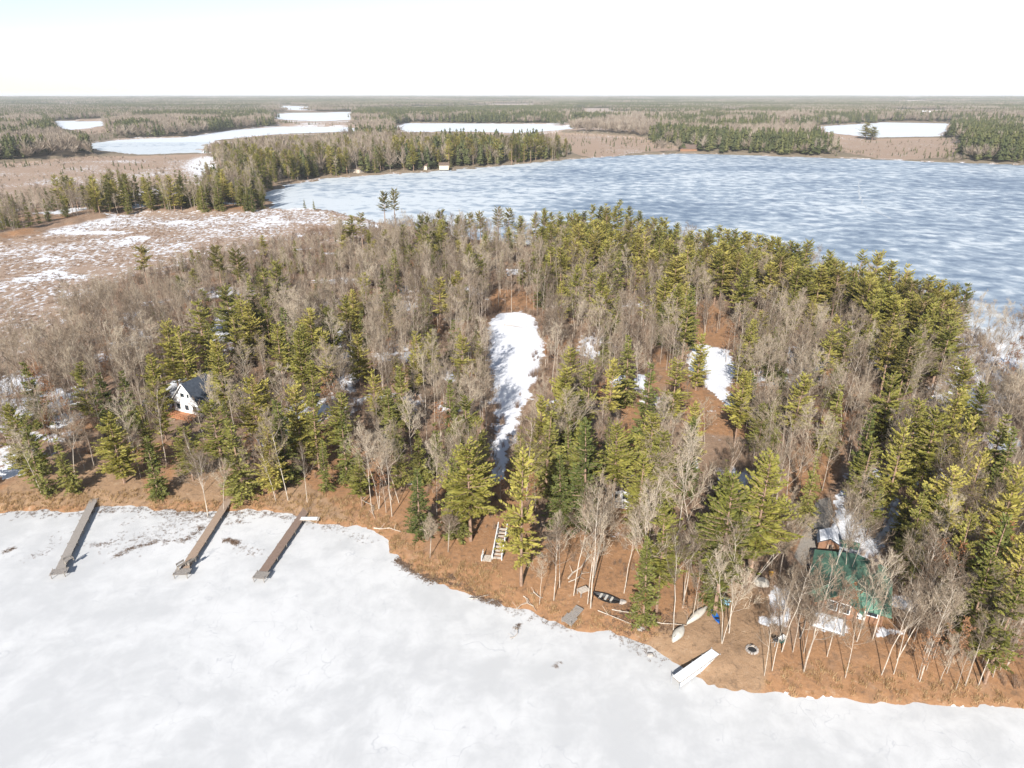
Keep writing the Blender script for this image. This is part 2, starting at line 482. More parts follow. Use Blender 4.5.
class MB:
    def __init__(s):
        s.v = []; s.f = []
    def add(s, vs, fs):
        n = len(s.v)
        s.v.extend(vs)
        s.f.extend([tuple(i + n for i in f) for f in fs])
    def box(s, c, size, rz=0, taper=1.0):
        hx, hy, hz = size[0] / 2, size[1] / 2, size[2] / 2
        cs, sn = math.cos(rz), math.sin(rz)
        vs = []
        for z in (-1, 1):
            k = taper if z > 0 else 1
            for x, y in ((-1, -1), (1, -1), (1, 1), (-1, 1)):
                a, b_ = x * hx * k, y * hy * k
                vs.append((c[0] + a * cs - b_ * sn, c[1] + a * sn + b_ * cs, c[2] + z * hz))
        s.add(vs, [(3, 2, 1, 0), (4, 5, 6, 7), (0, 1, 5, 4), (1, 2, 6, 5), (2, 3, 7, 6), (3, 0, 4, 7)])
    def tube(s, pts, rad, k=5, cap=True):
        pts = [Vector(p) for p in pts]
        n = len(s.v)
        a = Vector((1, .3, .1))
        for i, p in enumerate(pts):
            d = (pts[min(i + 1, len(pts) - 1)] - pts[max(i - 1, 0)])
            if d.length < 1e-6: d = Vector((0, 0, 1))
            d.normalize()
            u = d.cross(a)
            if u.length < 1e-3: u = d.cross(Vector((0, 1, 0)))
            u.normalize()
            w = d.cross(u)
            r = rad[i] if hasattr(rad, '__len__') else rad
            for j in range(k):
                t = 2 * math.pi * j / k
                s.v.append(tuple(p + (u * math.cos(t) + w * math.sin(t)) * r))
        for i in range(len(pts) - 1):
            for j in range(k):
                s.f.append((n + i * k + j, n + i * k + (j + 1) % k, n + (i + 1) * k + (j + 1) % k, n + (i + 1) * k + j))
        if cap:
            s.f.append(tuple(n + j for j in range(k))[::-1])
            s.f.append(tuple(n + (len(pts) - 1) * k + j for j in range(k)))
    def bar(s, p, q, w, t=None):
        s.tube([p, q], (w + (t or w)) / 4 * 1.3, 4)
    def mesh(s, name, m, smooth=False):
        me = bpy.data.meshes.new(name)
        me.from_pydata([tuple(v) for v in s.v], [], s.f)
        me.materials.append(m)
        if smooth:
            me.polygons.foreach_set('use_smooth', [True] * len(me.polygons))
        me.update()
        return me
    def build(s, name, m, parent=None, smooth=False, loc=None):
        o = bpy.data.objects.new(name, s.mesh(name, m, smooth))
        COL.objects.link(o)
        if parent: o.parent = parent
        if loc: o.location = loc
        return o

def empty(name, loc, rz=0, **kw):
    o = bpy.data.objects.new(name, None)
    COL.objects.link(o)
    o.location = loc
    o.rotation_euler = (0, 0, rz)
    o.empty_display_size = .5
    tag(o, **kw)
    return o

# ------------------------------------------------------------------ ground, ice
def build_ground():
    th = np.radians(np.arange(-80, 80.01, .22))
    r = [18.0]
    while r[-1] < 27000:
        q = r[-1]
        r.append(q * (1.0075 if q < 400 else 1.011 if q < 1800 else 1.035))
    r = np.array(r)
    T, Rr = np.meshgrid(th, r, indexing='ij')
    X = (np.sin(T) * Rr).ravel(); Y = (np.cos(T) * Rr).ravel()
    h, sd, marsh = fields(X, Y)
    nT, nR = T.shape
    idx = np.arange(nT * nR).reshape(nT, nR)
    a = idx[:-1, :-1].ravel(); b = idx[1:, :-1].ravel(); c = idx[1:, 1:].ravel(); d = idx[:-1, 1:].ravel()
    faces = np.stack([a, d, c, b], 1)
    # leave out faces deep under the ice
    deep = (sd < -25)
    keep = ~(deep[faces].all(1))
    faces = faces[keep]
    used = np.unique(faces)
    remap = -np.ones(nT * nR, int); remap[used] = np.arange(len(used))
    faces = remap[faces]
    X, Y, h, sd, marsh = X[used], Y[used], h[used], sd[used], marsh[used]
    me = bpy.data.meshes.new('ground')
    me.vertices.add(len(used))
    me.vertices.foreach_set('co', np.stack([X, Y, h], 1).ravel())
    me.loops.add(faces.size)
    me.loops.foreach_set('vertex_index', faces.ravel())
    me.polygons.add(len(faces))
    me.polygons.foreach_set('loop_start', np.arange(0, faces.size, 4))
    me.polygons.foreach_set('use_smooth', np.ones(len(faces), bool))
    me.update(calc_edges=True)
    D = np.hypot(X, Y)
    snow = np.full(X.shape, .10)
    snow += np.clip((vnoise(X, Y, 14, 55) - .62) * 2.2, 0, .5)
    snow += np.clip((Y - 200) / 120, 0, .12) * (D < 500)
    nearm = D < 500
    for bq in SNOWB:
        q = np.full(X.shape, 9.0)
        q[nearm] = blob(X[nearm], Y[nearm], *bq)
        snow = np.maximum(snow, np.clip(1.12 - q * .68, 0, .85))
    snow = np.where((sd > 0) & (sd < 9) & (Y < 140), snow * .3, snow)
    for P in (CLEAR, CLEAR2):
        q = np.full(X.shape, 99.0); q[nearm] = sdist(P, X[nearm], Y[nearm])
        snow = np.maximum(snow, np.clip(.60 - q / 5, 0, 1))
    rust = np.clip(.25 + (vnoise(X, Y, 9, 61) - .5) * .9, 0, 1)
    rust = np.maximum(rust, np.clip(1.0 - sd / 14, 0, .62) * (Y < 140))
    for P in RUST:
        q = np.full(X.shape, 99.0); q[nearm] = sdist(P, X[nearm], Y[nearm])
        w = np.clip(.7 - q / 4, 0, 1)
        rust = np.maximum(rust, w)
        snow = np.where(w > .4, np.minimum(snow, .3), snow)
    lawn = np.zeros(X.shape)
    for P in LAWN:
        q = np.full(X.shape, 99.0); q[nearm] = sdist(P, X[nearm], Y[nearm])
        lawn = np.maximum(lawn, np.clip(.55 - q / 3, 0, 1))
    for bq in SNOWB[24:28]:
        pass
    q = np.full(X.shape, 99.0); q[nearm] = sdist(DRIVE, X[nearm], Y[nearm])
    grav = np.clip(.55 - q / 1.5, 0, 1)
    snow = np.where(grav > .4, .1, snow)
    # beyond the lake: open patches and snow patches
    far = np.clip((D - 420) / 200, 0, 1)
    opn = (fbm(X, Y, 420, 71) > .57) & (D > 1100)
    msnow = np.full(X.shape, -.09)
    P0 = MARSHES[0]
    msnow = np.where(inside(P0, X, Y), -.045 + np.clip((-X - 40) / 400, 0, .03), msnow)
    msnow += .3 * np.clip(1.3 - blob(X, Y, 205, 168, 18, 12, 0), 0, 1) + .2 * np.clip(1.3 - blob(X, Y, 60, 228, 60, 8, 0), 0, 1)
    msnow -= .05 * ((Y > 700) & ~opn)
    msnow += .10 * opn * (vnoise(X, Y, 150, 93) - .2)
    marsh2 = np.where(opn, np.maximum(marsh, .75), marsh)
    edge = np.clip(1 - sd / (D * .012), 0, 1) * (D > 500) * (sd > 0)
    marsh2 = np.maximum(marsh2, edge * .7)
    msnow = np.where(edge > .3, .03, msnow)
    snow = np.where(D > 500, .1 + .25 * (vnoise(X, Y, 60, 91) > .8), snow)
    for nm, arr in (('snow', snow), ('rust', rust), ('lawn', lawn), ('gravel', grav), ('marsh', marsh2), ('far', far), ('msnow', msnow)):
        at = me.attributes.new(nm, 'FLOAT', 'POINT')
        at.data.foreach_set('value', np.clip(arr, -1, 1).astype(np.float32))
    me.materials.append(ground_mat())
    o = bpy.data.objects.new('ground', me)
    COL.objects.link(o)
    tag(o, kind='structure')
    me2 = bpy.data.meshes.new('lake_ice')
    s = 28500
    me2.from_pydata([(-s, -2900, 0), (s, -2900, 0), (s, s, 0), (-s, s, 0)], [], [(0, 1, 2, 3)])
    me2.materials.append(ice_mat())
    o = bpy.data.objects.new('lake_ice', me2)
    COL.objects.link(o)
    tag(o, kind='structure')

build_ground()

# ------------------------------------------------------------------ tree shapes
def rv(r, a=1.0):
    return Vector((r.uniform(-a, a), r.uniform(-a, a), r.uniform(-a, a)))

def blade(mb, p, d, l, w, r):
    d = d.normalized()
    n = d.cross(Vector((0, 0, 1)) + rv(r, 1.1))
    if n.length < 1e-3: n = Vector((1, 0, 0))
    n.normalize()
    q = p + d * l
    m_ = p + d * l * .5 + Vector((0, 0, -.04 * l))
    mb.add([tuple(p), tuple(m_ + n * w), tuple(q), tuple(m_ - n * w)], [(0, 1, 2, 3)])

def conifer(seed, H, Rr, base, kind='pine', sparse=1.0):
    r = random.Random(seed)
    t, c = MB(), MB()
    lx, ly = r.uniform(-.5, .5), r.uniform(-.5, .5)
    def ax(z):
        s = z / H
        return Vector((lx * s * s, ly * s * s, z))
    t.tube([ax(H * k / 6) + Vector((0, 0, -.5 if k == 0 else 0)) for k in range(7)], [(.013 * H + .03) * (1 - k / 6.6) for k in range(7)], 6)
    zb = H * base
    z = zb
    asy = r.choice((0, .25, .5)); az0 = r.uniform(0, 6.28)
    while z < H * .985:
        if r.random() < .06: z += .5; continue
        u = (z - zb) / (H - zb)
        if kind == 'pine':
            prof = (1 - u) ** .5 * min(1, .55 + u * 2.2)
            step = .55; nb = 6; el0 = -.05 + .65 * u
        elif kind == 'fir':
            prof = (1 - u) ** .9 * min(1, .75 + u * 2)
            step = .42; nb = 7; el0 = -.25 + .7 * u
        else:
            prof = math.sqrt(max(0, 1 - (abs(u - .42) / .62) ** 2)) * .9 + .1
            step = .55; nb = 5; el0 = .0 + .7 * u
        prof *= r.uniform(.72, 1.1)
        for b in range(nb):
            if r.random() > sparse: continue
            az = r.uniform(0, 2 * math.pi)
            if r.random() < asy and math.cos(az - az0) > .3: continue
            Lb = max(.35, Rr * prof * r.choice((r.uniform(.6, 1.15), r.uniform(.85, 1.2))))
            el = el0 + r.uniform(-.15, .15)
            d = Vector((math.cos(az) * math.cos(el), math.sin(az) * math.cos(el), math.sin(el)))
            side = Vector((-math.sin(az), math.cos(az), 0))
            p0 = ax(z)
            def bp(s):
                return p0 + d * (Lb * s) + Vector((0, 0, (.12 if kind != 'fir' else -.02) * Lb * s * s))
            if Lb > .8:
                t.tube([p0, bp(.55), bp(.92)], [.045, .03, .012], 3, False)
            s = .10 if kind != 'redpine' else .3
            st = (.36 if kind != 'redpine' else .34) / Lb
            while s < 1.0:
                p = bp(s)
                ll = (.30 * Lb * (1 - s) + .34) * r.uniform(.8, 1.25)
                for sg in (-1, 1):
                    dd = d * .75 + side * sg * r.uniform(.5, 1.0) + Vector((0, 0, r.uniform(-.05, .35)))
                    blade(c, p, dd, ll, .10 + .09 * ll, r)
                if r.random() < .75:
                    blade(c, p, d * .8 + Vector((0, 0, r.uniform(.3, .9))) + rv(r, .3), r.uniform(.3, .5), .10, r)
                if kind == 'redpine':
                    for _ in range(2):
                        blade(c, p, rv(r, 1) + Vector((0, 0, .4)), .42, .09, r)
                s += st
            blade(c, bp(.93), d + Vector((0, 0, .3)), .5, .12, r)
        z += step * r.uniform(.7, 1.3)
    for _ in range(5):
        blade(c, ax(H * .96), Vector((r.uniform(-.3, .3), r.uniform(-.3, .3), 1)), .55, .09, r)
    return t, c

def bare(seed, H, spread=.36, lean=0.0, first=.38, dens=1.0, leafy=0, forks=1, thick=1.0):
    r = random.Random(seed)
    t, c = MB(), MB()
    lf = MB()
    def strip(p, d, l, w, bend=.15):
        d = d.normalized()
        n = d.cross(rv(r, 1))
        if n.length < 1e-3: return p
        n.normalize()
        m_ = p + d * l * .5 + rv(r, bend * l)
        q = m_ + (d + rv(r, .35)).normalized() * l * .5
        n *= w / 2
        c.add([tuple(p - n), tuple(p + n), tuple(m_ + n * .7), tuple(m_ - n * .7), tuple(q)], [(0, 1, 2, 3), (3, 2, 4)])
        return q
    for fk in range(forks):
        la = r.uniform(0, 6.28)
        ln = lean if forks == 1 else r.uniform(.08, .28)
        top = Vector((math.cos(la) * ln * H, math.sin(la) * ln * H, H * (1 if fk == 0 else r.uniform(.75, .95))))
        wob = [rv(r, .012 * H) for _ in range(7)]
        def ax(s):
            i = min(5, int(s * 6)); f = s * 6 - i
            p = wob[i].lerp(wob[i + 1], f)
            p = Vector((p.x, p.y, 0)) * (s ** .5)
            return Vector((top.x * s ** 1.15, top.y * s ** 1.15, top.z * s)) + p
        r0 = (.0062 * H + .015) * (1 if forks == 1 else .8) * thick
        pts = [ax(k / 6) for k in range(7)]
        pts[0].z = -.5
        t.tube(pts, [r0 * (1 - .86 * k / 6) for k in range(7)], 5)
        n1 = int(15 * dens)
        for i in range(n1):
            s = first + (1 - first) * (i + r.random()) / n1 * .98
            p = ax(s)
            az = r.uniform(0, 6.28)
            el = r.uniform(.45, .95) + .35 * s
            L1 = H * spread * (1.15 - .75 * (s - first) / (1 - first)) * r.uniform(.6, 1.1)
            d = Vector((math.cos(az) * math.cos(el), math.sin(az) * math.cos(el), math.sin(el)))
            q1 = p + d * L1 * .5 + rv(r, .05 * L1)
            q2 = q1 + (d + Vector((0, 0, .35)) + rv(r, .2)).normalized() * L1 * .5
            t.tube([p, q1, q2], [r0 * .32 * (1.2 - s * .6), r0 * .2, .012], 3, False)
            n2 = int(9 * dens)
            for j in range(n2):
                a = r.uniform(.2, 1)
                pp = p.lerp(q1, a * 2) if a < .5 else q1.lerp(q2, a * 2 - 1)
                dd = (d * .8 + Vector((0, 0, .45)) + rv(r, .85)).normalized()
                l2 = L1 * r.uniform(.28, .5) * (1.15 - a * .4)
                e = strip(pp, dd, l2, .05)
                for k in range(5):
                    f = r.uniform(.25, 1)
                    ps = pp.lerp(e, f)
                    d3 = (dd * .8 + Vector((0, 0, .35)) + rv(r, .8))
                    e3 = strip(ps, d3, l2 * r.uniform(.35, .65), .033)
                    strip(ps.lerp(e3, .5), d3 + rv(r, .9), l2 * r.uniform(.25, .45), .03)
                    strip(ps.lerp(e3, .8), d3 + rv(r, .9), l2 * r.uniform(.25, .4), .026)
                    if leafy:
                        for _ in range(leafy):
                            pl = ps.lerp(e3, r.uniform(.2, 1.1)) + rv(r, .15)
                            blade(lf, pl, rv(r, 1), r.uniform(.14, .26), .09, r)
    return t, c, lf

def shrub(seed, H=1.6, n=26):
    r = random.Random(seed)
    c = MB()
    for i in range(n):
        az = r.uniform(0, 6.28); sp = r.uniform(.05, .6)
        b0 = Vector((r.uniform(-.3, .3), r.uniform(-.3, .3), 0))
        q = b0 + Vector((math.cos(az) * sp, math.sin(az) * sp, 1)) * H * r.uniform(.5, 1)
        n_ = Vector((math.sin(az), -math.cos(az), 0)) * .022
        c.add([tuple(b0 - n_), tuple(b0 + n_), tuple(q)], [(0, 1, 2)])
        for k in range(5):
            p = b0.lerp(q, r.uniform(.3, 1))
            e = p + (Vector((0, 0, .5)) + rv(r, .8)) * H * .28
            nn = rv(r, 1).normalized() * .018
            c.add([tuple(p - nn), tuple(p + nn), tuple(e)], [(0, 1, 2)])
    return c

def tuft(seed, H=.55, n=24, rad=.45, w=.035):
    r = random.Random(seed)
    c = MB()
    for i in range(n):
        az = r.uniform(0, 6.28); q = r.uniform(0, rad)
        b0 = Vector((math.cos(az) * q, math.sin(az) * q, -.05))
        l = rv(r, .6); l.z = 1
        tp = b0 + l * H * r.uniform(.5, 1)
        n_ = Vector((r.uniform(-1, 1), r.uniform(-1, 1), 0)).normalized() * w
        c.add([tuple(b0 - n_), tuple(b0 + n_), tuple(tp)], [(0, 1, 2)])
    return c

def lowtree(mbc, seed, p, H, kind):
    """a far tree, a few pixels tall"""
    r = random.Random(seed)
    if kind == 'c':
        for k in range(10):
            u = k / 10
            rr = (1 - u) ** .6 * H * .15 * r.uniform(.5, 1.2) + .15
            z = H * (.12 + .84 * u)
            for j in range(6):
                az = r.uniform(0, 6.28)
                d = Vector((math.cos(az), math.sin(az), r.uniform(-.3, .2)))
                n = Vector((-math.sin(az), math.cos(az), 0)) * rr * .6
                q = Vector(p) + Vector((0, 0, z))
                e = q + d * rr * r.uniform(.7, 1.2)
                mbc.add([tuple(q + Vector((0, 0, H * .11))), tuple(e - n), tuple(e + n)], [(0, 1, 2)])
    else:
        for k in range(60):
            az = r.uniform(0, 6.28); el = r.uniform(.5, 1.5)
            d = Vector((math.cos(az) * math.cos(el), math.sin(az) * math.cos(el), math.sin(el)))
            q = Vector(p) + Vector((0, 0, H * r.uniform(.25, .6))) + d * H * .08
            e = q + d * H * r.uniform(.2, .4)
            n = rv(r, 1).normalized() * H * .011
            mbc.add([tuple(q - n), tuple(q + n), tuple(e + n * .8), tuple(e - n * .8)], [(0, 1, 2, 3)])

# variant sets; each entry: trunk mesh, crown mesh, extra mesh or None, reference height
SETS = {}
def addset(kind, builder, n, tm, cm, em=None):
    out = []
    for i in range(n):
        res = builder(i)
        H = res[-1]
        tr = res[0].mesh('trunk', M[tm]); cr = res[1].mesh('crown', M[cm])
        ex = res[2].mesh('leaves', M[em]) if em and len(res) > 3 else None
        out.append((tr, cr, ex, H))
    SETS[kind] = out

def b_pine(i):
    H = 17; rr = (4.6, 4.0, 5.0, 3.8, 4.4, 5.4)[i % 6]
    return (*conifer(100 + i, H, rr, (.12, .2, .28, .1, .35, .18)[i % 6], 'pine', .9), H)
def b_fir(i):
    H = 14; rr = (3.0, 3.4, 2.7, 3.2)[i % 4]
    return (*conifer(200 + i, H, rr, .05, 'fir', .92), H)
def b_red(i):
    H = 18; rr = (3.0, 3.4, 2.8, 3.6)[i % 4]
    return (*conifer(300 + i, H, rr, (.5, .58, .45, .62)[i % 4], 'redpine', .85), H)
def b_bare(i):
    t, c, lf = bare(400 + i, 15, (.30, .36, .27, .33, .40, .3)[i % 6], r_lean[i % 6], (.4, .3, .45, .35, .28, .4)[i % 6], 1.0)
    return (t, c, 15)
r_lean = (.02, .06, .0, .1, .03, .08)
def b_birch(i):
    t, c, lf = bare(500 + i, 15, (.30, .34, .28, .32, .33)[i % 5], (.03, .1, .14, .05, .18)[i % 5], (.42, .46, .38, .5, .45)[i % 5], 1.0, forks=(1, 1, 1, 2, 1)[i % 5], thick=.75)
    return (t, c, 15)
def b_oak(i):
    t, c, lf = bare(600 + i, 11, .42, .04, .22, .75, leafy=3)
    return (t, c, lf, 11)

addset('pine', b_pine, 9, 'pinebark', 'pine')
addset('fir', b_fir, 6, 'pinebark', 'fir')
addset('red', b_red, 5, 'pinebark', 'redpine')
addset('bare', b_bare, 9, 'bark', 'twig')
addset('birch', b_birch, 7, 'birchbark', 'twig')
addset('oak', b_oak, 3, 'bark', 'twig', 'rustleaf')

# ------------------------------------------------------------------ where the trees stand
TREES = []      # kind, x, y, height, width factor, tag or None
def by_top(px, py, H, kind, wf=1.0, note=None):
    z = H + 2.0
    x, y = unproj(px, py, z)
    z = H + height(x, y)
    x, y = unproj(px, py, z)
    TREES.append([kind, x, y, H, wf, note, True])

PINES = [(178, 328, 16), (165, 322, 15), (196, 302, 17), (204, 320, 15), (214, 335, 16), (217, 352, 14), (225, 287, 16), (233, 312, 14), (250, 272, 17), (247, 302, 15), (240, 295, 15),
         (25, 362, 13), (77, 362, 12), (120, 370, 12), (152, 375, 13), (97, 372, 11), (140, 405, 12), (10, 405, 14), (22, 425, 14), (57, 442, 10), (107, 414, 13), (147, 445, 11),
         (182, 427, 10), (232, 430, 14), (212, 403, 15), (250, 380, 15), (263, 267, 17), (273, 262, 17), (393, 250, 14), (426, 295, 13), (356, 334, 12), (296, 328, 16), (323, 332, 16),
         (283, 307, 15), (328, 307, 14), (308, 310, 15), (263, 297, 15), (275, 325, 15), (401, 367, 13), (448, 380, 13), (416, 332, 12), (388, 389, 13), (431, 330, 12), (381, 265, 12), (351, 290, 12),
         (293, 387, 15), (263, 380, 14), (310, 395, 14), (277, 400, 15), (340, 410, 13), (266, 432, 12), (321, 442, 9), (358, 465, 8), (416, 470, 11), (468, 442, 16), (455, 460, 13), (461, 335, 12),
         (522, 457, 20), (589, 422, 18), (562, 457, 12), (619, 425, 14), (664, 430, 16), (655, 412, 15), (697, 420, 14), (734, 480, 19), (770, 458, 19), (667, 510, 15), (650, 545, 13), (722, 548, 9),
         (552, 247, 17), (562, 247, 17), (592, 262, 17), (577, 265, 17), (619, 250, 17), (607, 241, 17), (602, 272, 16), (647, 272, 15), (667, 277, 15), (692, 285, 17), (678, 284, 16),
         (747, 264, 18), (692, 245, 16), (752, 320, 15), (630, 335, 15), (572, 347, 15), (590, 360, 15), (564, 367, 16), (542, 395, 16), (650, 362, 17), (612, 360, 15), (697, 402, 13),
         (745, 372, 14), (757, 250, 16), (548, 410, 15), (644, 455, 14), (775, 236, 17), (808, 240, 17), (830, 252, 18), (822, 255, 17), (863, 250, 19), (880, 252, 19), (893, 260, 18), (910, 265, 18),
         (855, 265, 17), (933, 277, 17), (943, 279, 17), (955, 285, 15), (968, 284, 16), (903, 318, 16), (920, 332, 16), (968, 358, 14), (833, 332, 14), (803, 375, 15), (873, 407, 17), (908, 420, 18),
         (923, 400, 17), (960, 390, 17), (983, 385, 17), (1008, 412, 17), (940, 410, 16), (850, 322, 15), (818, 452, 12), (880, 480, 10), (928, 487, 15), (940, 495, 13), (953, 470, 16), (973, 415, 17),
         (975, 512, 16), (1008, 517, 17), (995, 557, 15), (1020, 585, 15), (1021, 470, 17), (985, 450, 17), (1018, 430, 16), (1030, 540, 16), (840, 385, 13), (898, 300, 16), (880, 290, 16)]
for k, (a, b_, H) in enumerate(PINES):
    kind = 'pine'
    if H <= 13 and k % 2: kind = 'fir'
    if k % 5 == 3: kind = 'fir'
    wf_ = random.Random(k).uniform(.82, 1.2)
    if a > 860 and b_ > 370: wf_ *= .85; H -= 1
    by_top(a, b_, H, kind, wf_, 'listed')
REDS = [(140, 248, 15), (215, 248, 16), (235, 250, 16), (383, 192, 17), (393, 190, 18), (498, 203, 16), (508, 211, 15), (545, 208, 16), (552, 209, 15), (560, 207, 16), (568, 208, 16), (575, 206, 16), (584, 207, 16), (592, 205, 16),
        (600, 206, 16), (607, 204, 16), (615, 206, 16), (620, 199, 18), (630, 206, 16), (640, 210, 16), (648, 213, 16), (655, 213, 16), (662, 216, 16), (667, 216, 16), (678, 222, 16), (690, 230, 16), (700, 230, 16), (710, 228, 17), (720, 225, 17),
        (728, 229, 17), (735, 230, 17), (743, 232, 17), (750, 232, 17), (758, 235, 17), (765, 235, 17), (772, 236, 17), (780, 238, 17), (790, 241, 17), (800, 244, 17), (420, 215, 15), (440, 212, 15), (480, 212, 15), (428, 216, 14),
        (458, 216, 13), (360, 214, 14), (350, 216, 13), (470, 214, 13), (520, 216, 14), (535, 212, 15), (895, 330, 16), (925, 300, 16), (912, 340, 15)]
for a in REDS:
    by_top(*a, 'red' if a[1] < 215 and a[0] < 520 or a[0] < 300 or a[0] > 880 else 'pine', random.Random(a[0]).uniform(.95, 1.25), 'listed')
r_ = random.Random(5)
for k in range(170):      # second rank of the pine belt along the far lake
    a = r_.uniform(540, 960)
    y0 = np.interp(a, [540, 620, 680, 780, 860, 960], [212, 208, 226, 244, 262, 292])
    by_top(a, y0 + r_.uniform(2, 34 if a < 700 or a > 850 else 22), r_.uniform(13, 17), r_.choice(('pine', 'pine', 'pine', 'red')), r_.uniform(.95, 1.3), 'listed')
BIRCH = [(25, 440, 11), (128, 425, 10), (195, 455, 12), (215, 470, 9), (235, 450, 10), (278, 432, 14), (268, 450, 11), (300, 450, 10), (365, 440, 13), (385, 430, 15), (372, 430, 14), (455, 440, 13), (647, 500, 16), (592, 520, 13),
         (562, 525, 10), (556, 525, 12), (578, 490, 16), (597, 495, 17), (690, 430, 17), (705, 465, 16), (715, 515, 12), (685, 535, 14), (671, 430, 16), (630, 515, 12), (540, 570, 7), (735, 560, 12), (700, 560, 9), (745, 535, 14),
         (845, 580, 11), (860, 620, 9), (905, 590, 12), (918, 590, 12), (945, 600, 12), (955, 560, 13), (985, 480, 13), (1000, 570, 12), (820, 600, 9), (800, 560, 13), (862, 310, 14), (875, 330, 14), (915, 350, 13), (965, 330, 13),
         (790, 425, 15), (800, 440, 15), (935, 545, 13), (880, 550, 13), (895, 555, 12), (850, 500, 13), (865, 500, 14), (788, 590, 12), (775, 620, 9)]
for k, (a, b_, H) in enumerate(BIRCH):
    by_top(a, b_, H, 'birch', random.Random(k).uniform(.85, 1.1), 'listed')
OAKS = [(37, 372, 9), (45, 390, 9), (205, 305, 9), (330, 382, 10), (105, 345, 9), (120, 330, 9), (88, 345, 8), (48, 420, 8), (383, 475, 7), (1017, 345, 10), (1010, 375, 8), (20, 390, 7), (160, 340, 8), (500, 480, 5), (640, 600, 5), (1015, 630, 6),
        (930, 640, 6), (960, 635, 5), (60, 400, 7), (410, 345, 8), (730, 330, 8), (880, 395, 8), (855, 415, 7), (700, 590, 4), (690, 598, 4)]
for k, (a, b_, H) in enumerate(OAKS):
    by_top(a, b_, H, 'oak', 1.0, 'listed')

# things the forest must leave in view: (outline in the photograph, chance that a bare tree may cross it)
def P2(*a): return [tuple(map(float, q)) for q in a]
OPEN = [(P2((492, 318), (536, 318), (541, 365), (522, 396), (510, 420), (504, 455), (496, 455), (500, 400), (494, 365)), .05),
        (P2((690, 350), (730, 350), (733, 372), (724, 425), (708, 425), (690, 374)), .2),
        (P2((628, 408), (655, 412), (650, 438), (636, 466), (624, 466)), .15),
        (P2((176, 382), (210, 378), (212, 430), (176, 432)), .75),
        (P2((490, 505), (510, 505), (512, 560), (480, 560), (455, 545)), .05),
        (P2((805, 500), (832, 495), (825, 545), (800, 552)), .25),
        (P2((818, 545), (892, 560), (892, 628), (818, 628)), .16),
        (P2((700, 595), (770, 590), (775, 668), (640, 640)), .06),
        (P2((175, 450), (235, 450), (240, 495), (175, 495)), .15),
        (P2((50, 470), (125, 462), (130, 500), (50, 500)), .15),
        (P2((570, 560), (640, 540), (630, 615), (570, 610)), .2),
        (P2((612, 480), (632, 480), (632, 506), (612, 506)), .1),
        (P2((215, 318), (232, 318), (232, 346), (215, 346)), .3),
        (P2((340, 325), (355, 325), (358, 385), (345, 385)), .3),
        (P2((965, 330), (1024, 320), (1024, 375), (975, 370)), .25),
        (P2((815, 610), (920, 620), (915, 650), (815, 645)), .25),
        (P2((848, 478), (878, 478), (878, 492), (848, 492)), .2),
        (P2((374, 505), (400, 505), (405, 525), (374, 525)), .1),
        (P2((310, 450), (350, 440), (350, 500), (300, 500)), .25),
        (P2((300, 180), (1100, 180), (1100, 300), (960, 290), (860, 255), (780, 240), (690, 226), (540, 206), (440, 212), (300, 212)), .0),
        ]
def blocked(kind, x, y, h0, H, r, wf=1.0):
    w = {'pine': .22, 'fir': .17, 'red': .13, 'bare': .2, 'birch': .14, 'oak': .28}[kind] * H * wf
    hit = 1.0
    for f in (.25, .5, .75, 1.0):
        for sx in (-.6, 0, .6):
            px, py = proj(x + sx * w, y, h0 + H * f)
            for P, ch in OPEN:
                if pin(P, px, py):
                    hit = min(hit, ch if kind in ('bare', 'birch') else ch * .4)
    return hit < 1.0 and r.random() > hit

FOREST = poly([(-330, 500), (-60, 500), (0, 500), (230, 500), (375, 520), (440, 580), (560, 620), (690, 668), (800, 690), (1024, 700), (1400, 720), (1400, 420), (1100, 410), (1040, 395), (1020, 368), (985, 342), (930, 318),
               (780, 288), (640, 260), (540, 252), (420, 236), (330, 226), (220, 256), (150, 270), (95, 292), (50, 326), (10, 366), (-60, 405), (-400, 425)])
NOGO = [CLEAR, CLEAR2, DRIVE, LAWN[0]] + [poly(q, 2) for q in (
        [(172, 405), (216, 398), (220, 440), (172, 445)], [(815, 560), (890, 560), (900, 625), (815, 625)], [(820, 540), (845, 540), (845, 562), (820, 562)],
        [(490, 525), (512, 525), (512, 565), (490, 565)], [(610, 485), (640, 475), (640, 512), (610, 512)], [(850, 475), (876, 475), (876, 495), (850, 495)])]

CROWNS = []
def pine_crowns():
    hh, _, _ = fields(np.array([t[1] for t in TREES]), np.array([t[2] for t in TREES]))
    for t, h0 in zip(TREES, hh):
        if t[0] in ('pine', 'fir', 'red'):
            px, py = proj(t[1], t[2], h0 + t[3])
            px2, py2 = proj(t[1], t[2], h0 + t[3] * .3)
            CROWNS.append((px, py, py2, (py2 - py) * .28, math.hypot(t[1], t[2])))
pine_crowns()
CR = np.array(CROWNS)
def hides_pine(x, y, h0, H):
    px, py = proj(x, y, h0 + H * .95)
    px2, py2 = proj(x, y, h0 + H * .4)
    w = (py2 - py) * .3
    m = (CR[:, 4] > math.hypot(x, y)) & (np.abs(CR[:, 0] - px) < CR[:, 3] + w * .6) & (CR[:, 1] < py2) & (CR[:, 2] > py)
    return m.any()

